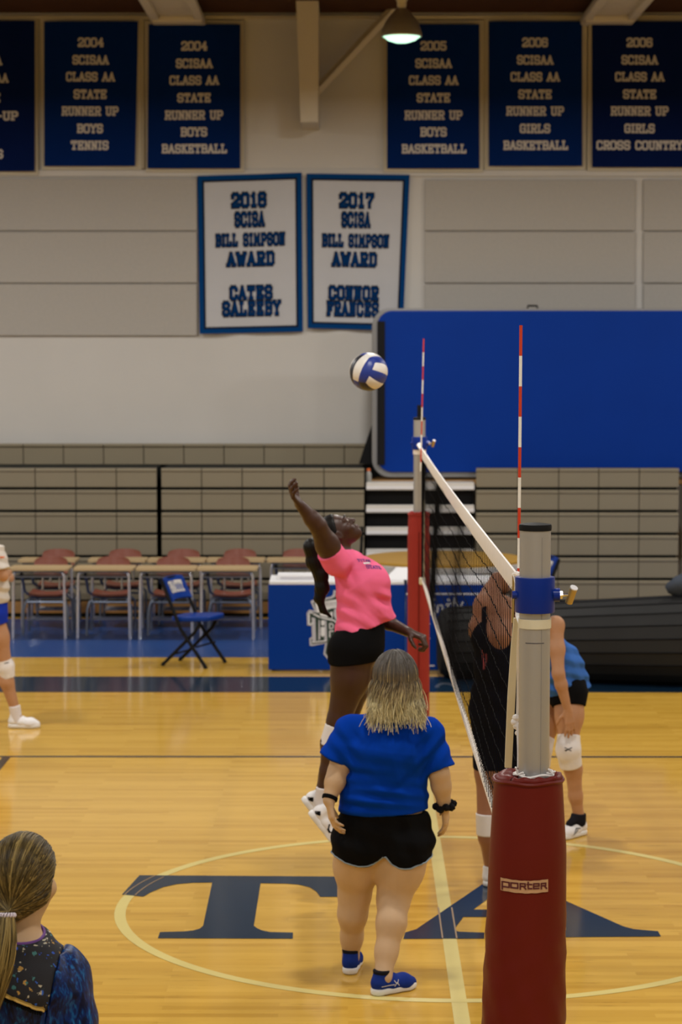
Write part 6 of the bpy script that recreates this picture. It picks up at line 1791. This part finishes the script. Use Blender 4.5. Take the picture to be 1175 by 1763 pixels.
# ------------------------------------------------------------------ the player bending behind the near post
def blue_player():
    gx = G(985,1440); Y = gx.y+.02
    w = lambda px, py, dy=0: V(W(px, py, Y+dy))
    Lx = V(-.35, -.94, 0)
    fw = V(-.90, -.30, 0)
    pel, wai, che, nek = w(976,1186,.10), w(966,1146,.07), w(938,1108,.04), w(920,1076,-.02)
    hd = w(918,1030,-.06)
    shN, shF = w(957,1076,-.12), w(918,1086,.14)
    elN, wrN = w(962,1160,-.22), w(978,1222,-.19)
    elF, wrF = w(922,1165,.08), w(926,1232,.0)
    hipN, hipF = w(982,1196,.0), w(962,1194,.20)
    kN, kF = w(979,1290,-.09), w(930,1290,.10)
    aN = V(W(997,1405,Y)); aF = w(925,1408,.16)
    lo, hi = box_of([pel,che,shN,shF,elN,wrN,elF,wrF,kN,kF,aN,aF,hd], .2); lo[2] = 0.0
    origin = (float(pel[0]), Y, 0)
    B = SDF(lo, hi, .006)
    torso(B, pel, wai, che, nek, unit(Lx), (.112,.096,.100,.08), (1.35,1.3,1.35,1.4))
    B.cone(shN, shF, .050, .050, .05)
    for hp, kn, an in ((hipN,kN,aN),(hipF,kF,aF)):
        B.chain([hp, lerp(hp,kn,.4), kn], [.092,.080,.056], .05); B.chain([kn, lerp(kn,an,.3)+V(.012,.012,0), lerp(kn,an,.7), an], [.054,.053,.040,.033], .03)
        B.cone(an, an+V(-.02,-.01,-.06), .03, .028, .02)
    B.chain([nek, hd], [.050,.048], .03); P = head(B, hd, V(-.9,-.3,.1), V(-.15,0,1), .95)
    B.chain([shN, lerp(shN,elN,.5), elN], [.048,.044,.036], .035); B.chain([elN, lerp(elN,wrN,.3), wrN], [.037,.036,.024], .02)
    B.chain([shF, lerp(shF,elF,.5), elF], [.048,.044,.036], .035); B.chain([elF, lerp(elF,wrF,.3), wrF], [.037,.036,.024], .02)
    hand(B, wrN, w(984,1262,-.20)-wrN, V(-.4,1,0), V(-1,-.3,0), .95, .18, .14, r_w=.022)
    hand(B, wrF, w(930,1262,.02)-wrF, V(0,.6,-.6), V(-.6,-1,0), .95, .35, .1, r_w=.022)
    body = person(B.mesh('person', M['skin_warm'], origin=origin), 'person in bright blue top leaning on her knees, mostly hidden behind the near post')
    l, f, u = frame(V(-.9,-.3,.1), V(-.15,0,1)); eyes(P, l, f, u, .95, body)
    S = SDF(lo, hi, .006)
    torso(S, pel, wai, che, nek, unit(Lx), (.124,.110,.104,.078), (1.34,1.32,1.35,1.38), .05, .008)
    S.displace(folds([((.3,0,1), .07, .006, 0, 1.2, None, 1), ((1,.3,.4), .09, .005, 1, 1, None, 1)]))
    S.cut(w(978,1194), unit(V(.18,0,-1))); S.cut(w(930,1064), unit(V(-.7,0,.7)))
    S.cut_within(shN, unit(V(-.2,-1,0)), shN+V(-.2,-.3,-.2), shN+V(.12,.1,.2))
    S.mesh('jersey', M['royal_light'], body)
    S = SDF(lo, hi, .006)
    torso(S, pel, wai, che, nek, unit(Lx), (.122,.104,.1,.08), (1.33,1.3,1.3,1.3), .05)
    for hp, kn in ((hipN,kN),(hipF,kF)): S.cone(hp, lerp(hp,kn,.20), .106, .100, .045, capb=True)
    S.cut(lerp(pel,wai,.6), unit(wai-pel)); S.mesh('shorts', M['black_cloth'], body)
    fwd = unit(V(-.62,-.78,0))
    for kn, an, hp in ((kN,aN,hipN),(kF,aF,hipF)):
        S = SDF(kn-.18, kn+.18, .0055); S.cone(kn+unit(hp-kn)*.088, kn, .070, .076, .015, capa=True); S.cone(kn, kn+unit(an-kn)*.115, .076, .068, .015, capb=True); S.cone(kn+fwd*.025+V(0,0,.02), kn+fwd*.02+V(0,0,-.03), .05, .05, .02)
        pd = S.mesh('knee_pad', M['pad_white'], body)
        if kn is kN: decal(pd, 'maker_mark', M['black_cloth'], pd, kn+V(-.01,-.10,.012), (1,-.1,0), (0,0,1), line_quads([[(-.020,.012),(.018,-.008)],[(-.016,-.010),(.0,.002),(.022,.012)],[(-.020,-.004),(-.004,-.002)]], .0045))
        h_ = V(an[0]+.04, an[1]+.05, 0) if kn is kN else V(an[0]+.04, an[1]+.05, 0)
        so, Pq = shoe(body, h_, h_+unit(V(-.70,-.72,0))*.25, V(0,0,1), M['shoe_white'], M['sole_white'], collar=.05, wide=1.05)
        S = SDF(an-.12, an+.12, .005); S.cone(an+V(0,0,-.03), an+V(.0,0,.016), .046, .046, .02, capb=True); S.cone(an+V(-.02,-.02,-.01), an+V(-.065,-.07,-.035), .030, .022, .02); S.mesh('ankle_sock', M['sock_black'], body)
        mb = MB()
        for q in range(5):
            a0, a1 = Pq(.36+.07*q,-.025,.088-.010*q), Pq(.36+.07*q,.025,.088-.010*q); mb.tube([a0, lerp(a0,a1,.5)+V(0,0,.005), a1], .0040, 5)
        mb.build('lace', M['sock_black'], so)
        decal(so, 'side_mark', M['black_cloth'], so, Pq(.50,.03,.045), Vector(-unit(V(-.70,-.72,0))), (0,0,1), line_quads([[(-.04,-.016),(-.005,.016),(.030,.012)],[(-.02,-.014),(.006,.006)]], .006))
    S = SDF(hd-.25, hd+.25, .006); hair_cap(S, hd, V(-.9,-.3,.1), V(-.15,0,1), .95, .010); S.ell(P(0,-.115,.03), (V(1,0,0),V(0,1,0),V(0,0,1)), [.035,.035,.04], .02); S.mesh('hair', M['hair_brown'], body)
blue_player()

# ------------------------------------------------------------------ the player walking in at the left edge
def left_player():
    g = G(46,1251); Y = g.y
    w = lambda px, py, dy=0: V(W(px, py, Y+dy))
    Lx = V(-.15, .98, 0)
    pel, wai, che, nek = w(-16,1050), w(-14,1005), w(-16,965), w(-17,935)
    hd = w(-32,906,0)
    shR, shL = w(-8,950,-.15), w(-20,950,.15)
    elR, wrR = w(6,992,-.18), w(16,1000,-.0)
    wrR = w(14,985,-.02); elL, wrL = w(-20,996,.2), w(10,990,.12)
    hipR, hipL = w(-12,1062,-.08), w(-16,1062,.08)
    kR, kL = w(9,1150,-.07), w(-42,1150,.07); aR, aL = w(29,1228,-.06), w(-72,1222,.08)
    aR[2] = .10; aL[2] = .12
    lo, hi = box_of([pel,che,shR,shL,elR,wrR,elL,wrL,kR,kL,aR,aL,hd], .2); lo[2] = 0.0
    origin = (float(pel[0]), Y, 0)
    B = SDF(lo, hi, .007)
    torso(B, pel, wai, che, nek, Lx, (.11,.095,.105,.08), (1.35,1.3,1.35,1.4)); B.cone(shR, shL, .05, .05, .05)
    for hp, kn, an in ((hipR,kR,aR),(hipL,kL,aL)):
        B.chain([hp, lerp(hp,kn,.4), kn], [.095,.082,.056], .05); B.chain([kn, lerp(kn,an,.3)+V(-.015,0,0), an], [.054,.054,.034], .03); B.cone(an, an+V(.04,0,-.05), .03, .028, .02)
    B.chain([nek, hd], [.05,.048], .03); P = head(B, hd, V(1,0,0), V(0,0,1), .95)
    for sh, el, wr in ((shR,elR,wrR),(shL,elL,wrL)): B.chain([sh,el], [.05,.038], .035); B.chain([el, wr], [.038,.025], .02)
    hand(B, wrR, V(-.4,.5,.2), V(0,.3,-1), V(1,0,0), .9, .6, .05); hand(B, wrL, V(.3,-.6,.1), V(0,.3,-1), V(-1,0,0), .9, .6, .05)
    body = person(B.mesh('person', M['skin_warm'], origin=origin), 'person in white tee and blue shorts stepping in at the left picture edge')
    l, f, u = frame(V(1,0,0), V(0,0,1)); eyes(P, l, f, u, .95, body)
    S = SDF(lo, hi, .007)
    torso(S, pel, wai, che, nek, Lx, (.128,.120,.118,.086), (1.32,1.3,1.35,1.4), .05, .006)
    S.cone(shR, shL, .066, .066, .05); S.cone(shR, lerp(shR,elR,.75), .068, .074, .04, capb=True); S.cone(shL, lerp(shL,elL,.75), .068, .074, .04, capb=True)
    S.displace(folds([((.3,0,1), .08, .006, 0, 1.2, None, 1)])); S.cut(w(-10,1038), V(.1,0,-1)); S.cut(w(-17,936), V(0,0,1))
    sh = S.mesh('tee_shirt', M['white_jersey'], body)
    decal(sh, 'sleeve_mark', M['orange'], sh, w(1,961,-.3), (1,0,0), (0,0,1), line_quads([[(-.012,0),(.012,0)]], .014))
    S = SDF(lo, hi, .007)
    torso(S, pel, wai, che, nek, Lx, (.122,.105,.1,.08), (1.33,1.3,1.3,1.3), .05)
    for hp, kn in ((hipR,kR),(hipL,kL)): S.cone(hp, lerp(hp,kn,.16), .108, .106, .045, capb=True)
    S.cut(lerp(pel,wai,.5), V(0,0,1)); S.mesh('shorts', M['royal_shorts'], body)
    for kn, an, hp in ((kR,aR,hipR),(kL,aL,hipL)):
        S = SDF(kn-.18, kn+.18, .006); S.cone(kn+unit(hp-kn)*.075, kn, .062, .064, .015, capa=True); S.cone(kn, kn+unit(an-kn)*.085, .064, .058, .015, capb=True); S.cone(kn+V(.025,0,.02), kn+V(.02,0,-.03), .048, .048, .02)
        pd = S.mesh('knee_pad', M['pad_white'], body)
        if kn is kR: decal(pd, 'maker_mark', M['black_cloth'], pd, kn+V(.02,-.1,.045), (1,0,0), (0,0,1), line_quads([[(-.015,.0),(.015,.006)]], .006))
        S = SDF(an-.15, an+.17, .006); S.cone(an+V(0,0,-.04), an+unit(kn-an)*.08, .043, .046, .02, capb=True); S.mesh('sock', M['sock_white'], body)
        h_ = V(an[0]-.06, an[1], 0.0); tl = V(.24,0,0)
        if kn is kL: h_ = V(an[0]-.06, an[1], .03); tl = V(.235,0,-.03)
        shoe(body, h_, h_+tl, V(0,0,1), M['shoe_white'], M['sole_white'], collar=.07, h=.006, wide=1.1)
    S = SDF(hd-.25, hd+.25, .006); hair_cap(S, hd, V(1,0,0), V(0,0,1), .95, .010); S.chain([P(0,-.10,.03), P(0,-.14,-.02), P(0,-.13,-.14)], [.03,.03,.012], .02); S.mesh('hair', M['hair_brown'], body)
left_player()

# ------------------------------------------------------------------ the girl at the lower left
def girl():
    Y = 6.0
    w = lambda px, py, dy=0: V(W(px, py, Y+dy))
    fw, up = unit(V(.42,.90,-.02)), unit(V(.06,.02,1))
    Lx = unit(V(-.96,.26,0))
    hd = w(43,1513,.02); nek = w(34,1606,.0); che = w(28,1690,.0)
    wai = V(nek[0]-.0, Y, nek[2]-.36); pel = V(wai[0], Y, wai[2]-.17)
    shR, shL = w(112,1674,.03), w(-56,1668,.05)
    elR = V(shR[0]+.012, Y-.02, shR[2]-.27); wrR = V(elR[0]+.01, Y+.16, elR[2]-.17)
    elL = V(shL[0]-.06, Y, shL[2]-.28); wrL = V(elL[0]+.02, Y+.16, elL[2]-.17)
    hipR, hipL = pel+V(.085,0,-.05), pel+V(-.085,0,-.05)
    kR, kL = V(hipR[0]+.01, Y+.02, .46), V(hipL[0]-.01, Y+.02, .46); aR, aL = V(kR[0], Y-.02, .085), V(kL[0], Y-.02, .085)
    lo, hi = box_of([hd,shR,shL,elR,elL,wrR,wrL,aR,aL], .25); lo[2] = 0.0
    B = SDF(lo, hi, .0065)
    torso(B, pel, wai, che, nek, Lx, (.11,.092,.098,.075), (1.45,1.3,1.4,1.5)); B.cone(shR, shL, .045, .045, .05)
    B.chain([nek+V(0,0,-.03), lerp(nek,hd,.75)], [.054,.047], .035)
    P = head(B, hd, fw, up, 1.0)
    for sh, el, wr in ((shR,elR,wrR),(shL,elL,wrL)):
        B.chain([sh,el], [.046,.038], .035); B.chain([el,wr], [.038,.025], .02); hand(B, wr, V(0,1,-.3), V(0,-.3,-1), V(-1 if sh is shR else 1,0,0), .95, .4, .08)
    for hp, kn, an in ((hipR,kR,aR),(hipL,kL,aL)):
        B.chain([hp, lerp(hp,kn,.4), kn], [.098,.084,.056], .05); B.chain([kn, lerp(kn,an,.3)+V(0,-.015,0), an], [.054,.052,.034], .03); B.cone(an, an+V(0,.06,-.05), .03, .025, .02)
    origin = (float(pel[0]), Y, 0)
    body = person(B.mesh('person', M['skin_fair'], origin=origin), 'person with low ponytail and blue velvet top at the lower left corner, seen from behind')
    l, f, u = frame(fw, up); eyes(P, l, f, u, 1.0, body)
    # top: speckled yoke + velvet sleeves and lower body
    S = SDF(lo, hi, .006)
    torso(S, pel, wai, che, nek, Lx, (.118,.112,.112,.082), (1.45,1.36,1.42,1.5), .05, .004)
    S.cone(shR, shL, .060, .060, .05); S.cone(nek+V(0,0,-.05), nek+V(0,0,.01), .070, .056, .03)
    S.cone(lerp(shL,shR,.25), nek+V(0,0,-.01), .045, .055, .05); S.cone(lerp(shL,shR,.75), nek+V(0,0,-.01), .045, .055, .05)
    S.cut(w(34,1604), unit(V(.10,-.25,1))); full = S.D.copy()
    # split planes: sleeve seam and the gold line
    sp = w(92,1700,-.05); sn = unit(V(1,0,-.20)); gp_ = w(25,1727,-.15); gn = unit(V(-.42,0,-1))
    S.cut(sp, sn); S.cut(gp_, gn); S.cut(w(-48,1700), unit(V(-1,0,-.15)))
    yk = S.mesh('yoke', M['speckle'], body)
    def velvet(name, cuts, extra=None):
        S = SDF(lo, hi, .006); S.D = full.copy()
        if extra: extra(S)
        S.displace(folds([((1,.2,.15), .060, .0028, .5, .8, None, 1), ((.8,0,.5), .11, .003, 1.4, .8, None, 1)]))
        for c_ in cuts: S.cut(*c_)
        return S.mesh(name, M['velvet'], body)
    velvet('sleeve', [(sp, -sn)], lambda S: S.chain([shR+V(.005,0,.0), lerp(shR,elR,.5)+V(.012,-.01,0), elR+V(.01,0,.0), lerp(elR,wrR,.8)], [.058,.068,.070,.05], .04))
    velvet('sleeve', [(w(-48,1700), -unit(V(-1,0,-.15)))], lambda S: S.chain([shL, lerp(shL,elL,.5), elL, lerp(elL,wrL,.8)], [.068,.094,.088,.05], .04))
    velvet('tunic', [(sp, sn), (gp_, -gn), (w(-48,1700), unit(V(-1,0,-.15))), (V(0,0,.72), V(0,0,-1))], lambda S: S.chain([wai, pel, pel+V(0,0,-.15)], [.125,.15,.165], .05, (Lx, 1.35)))
    # gold trim along the yoke edge
    me = yk.data; ob = base_of(body); hem = {}
    for v_ in me.vertices:
        p = V(v_.co+ob)
        if abs((p-gp_)@gn) < .006 and p[1] < Y+.02:
            b_ = int((p[0]-lo[0])/.010)
            if b_ not in hem or hem[b_][1] > p[1]: hem[b_] = p
    pts = [hem[k] for k in sorted(hem)]
    if len(pts) > 4:
        mb = MB(); pts = [p+V(0,-.004,0) for p in pts]; mb.tube(pts, .0085, 6, squash=.5); tr = mb.build('gold_trim', M['gold'], body, smooth=True)
        mb = MB()
        for a, b in zip(pts[:-1], pts[1:]):
            for q in range(2): c_ = lerp(a, b, q/2)+gn*.011; mb.obox(c_, Vector((1,0,0)), Vector((0,1,0)), Vector((0,0,1)), .0022, .006, .004)
        mb.build('trim_lace', M['black_cloth'], tr)
    mb = MB(); nn = unit(V(.10,-.25,1)); a_ = unit(np.cross(nn, V(0,1,0))); b_ = np.cross(nn, a_); c_ = w(34,1604)
    mb.tube([c_+(a_*math.cos(t)+b_*math.sin(t))*.0665 for t in [2*math.pi*k/32 for k in range(32)]], .0045, 6, closed=True); mb.build('collar_binding', M['purple'], body, smooth=True)
    # trousers and shoes, below the frame
    S = SDF(lo, hi, .008)
    for hp, kn, an in ((hipR,kR,aR),(hipL,kL,aL)): S.chain([hp+V(0,0,.05), kn, an+V(0,0,.03)], [.112,.076,.062], .04)
    S.cut(V(0,0,.07), V(0,0,-1)); S.mesh('trousers', M['black_cloth'], body)
    for an in (aR, aL): h_ = V(an[0], an[1]-.06, 0); shoe(body, h_, h_+V(.02,.24,0), V(0,0,1), M['sock_black'], M['sole_dark'], h=.008)
    # hair
    S = SDF(hd-.24, hd+.2, .005); hair_cap(S, hd, fw, up, 1.0, .013, (.02,.030))
    S.cone(P(.045,-.055,-.02), P(-.0,-.105,-.082), .05, .022, .03); S.cone(P(-.05,-.02,-.03), P(-.0,-.105,-.082), .035, .022, .03)
    cap = S.mesh('hair', M['hair_girl'], body)
    nv = len(cap.data.vertices); rs_ = np.random.RandomState(2)
    at = cap.data.attributes.new('tt','FLOAT','POINT'); at.data.foreach_set('value', np.full(nv,.1,np.float32))
    at = cap.data.attributes.new('rr','FLOAT','POINT'); at.data.foreach_set('value', np.full(nv,.25,np.float32))
    bv = BVHTree.FromPolygons([x.co+ob for x in cap.data.vertices], [tuple(p.vertices) for p in cap.data.polygons])
    tie = w(14,1571,-.10)
    hitt = bv.find_nearest(Vector(tie)); tie = V(hitt[0]+hitt[1]*.006)
    r_ = random.Random(9); mb = MB(); T, RR = [], []
    cen = Vector(hd+V(0,0,.01))
    for i in range(1300):
        # start along the hairline and crown, run over the head to the tie
        th = r_.uniform(0, 2*math.pi); e_ = r_.uniform(.35, 1.0)
        s0 = unit(l*math.cos(th)*.9+u*math.sin(th)*.95+f*.55*e_-f*(1-e_)*.8)
        tdir = unit(V(tie)-V(cen)); s1 = tdir
        pts = []; n_ = 14; ok = True
        for q in range(n_+1):
            t = q/n_; d_ = unit(s0*(1-t)+s1*t + u*.10*math.sin(math.pi*t)*(1 if s0@u > 0 else -.3))
            hit = bv.ray_cast(cen+Vector(d_)*.4, -Vector(d_))
            if hit[0] is None: ok = False; break
            lift = .0005+.003*r_.random()*math.sin(math.pi*t)**.5
            pts.append(V(hit[0])+d_*lift)
        if not ok: continue
        pts[-1] = lerp(pts[-1], tie, .8); pts[-2] = lerp(pts[-2], tie, .3)
        ra = r_.uniform(.0009,.0022); mb.tube(pts, [ra*(.7+.3*math.sin(math.pi*q/n_)) for q in range(n_+1)], 4, cap=False)
        rv = r_.random()**1.6; tv = r_.random()
        for q in range(n_+1): T += [tv*.8]*4; RR += [rv]*4
    for i in range(460):
        a0 = r_.uniform(0,6.28); r0 = .017*math.sqrt(r_.random()); wv = r_.uniform(0,6.28); sp_ = r_.uniform(.5,1.5); ln = r_.uniform(.24,.32)
        pts = []; n_ = 12
        for q in range(n_+1):
            t = q/n_; bulge = (1+1.4*math.sin(math.pi*min(1,t*1.2)))*(1-.6*t)
            c_ = tie+V(-.006-.035*t**1.1, -.018-.045*math.sin(t*2.4), -.004-ln*t)
            pts.append(c_+V(math.cos(a0)*r0*bulge*1.3+.002*math.sin(t*7+wv), math.sin(a0)*r0*bulge, 0))
        mb.tube(pts, [.0022*(1-.7*t/n_) for t in range(n_+1)], 4, cap=False); rv = r_.random(); tv = .4+.6*r_.random()
        for q in range(n_+1): T += [tv]*4; RR += [rv]*4
    mb.at = {'tt': T, 'rr': RR}
    mb.build('hair_strands', M['hair_girl'], cap, smooth=True, recalc=False, sharp=180)
    mb = MB(); ax_ = Vector((0,-.25,-1)).normalized()
    pts = []
    for k in range(120):
        t = k/120*2*math.pi; c2 = Vector(tie)+Vector((-.002,-.012,-.004)); a1 = ax_.orthogonal().normalized(); b1 = ax_.cross(a1)
        rr = .0195+.0035*math.cos(t*17); pts.append(c2+(a1*math.cos(t)+b1*math.sin(t))*rr+ax_*(.0045*math.sin(t*17)))
    mb.tube(pts, .0028, 6, closed=True); mb.build('coil_hair_tie', M['tie_white'], cap, smooth=True)
girl()
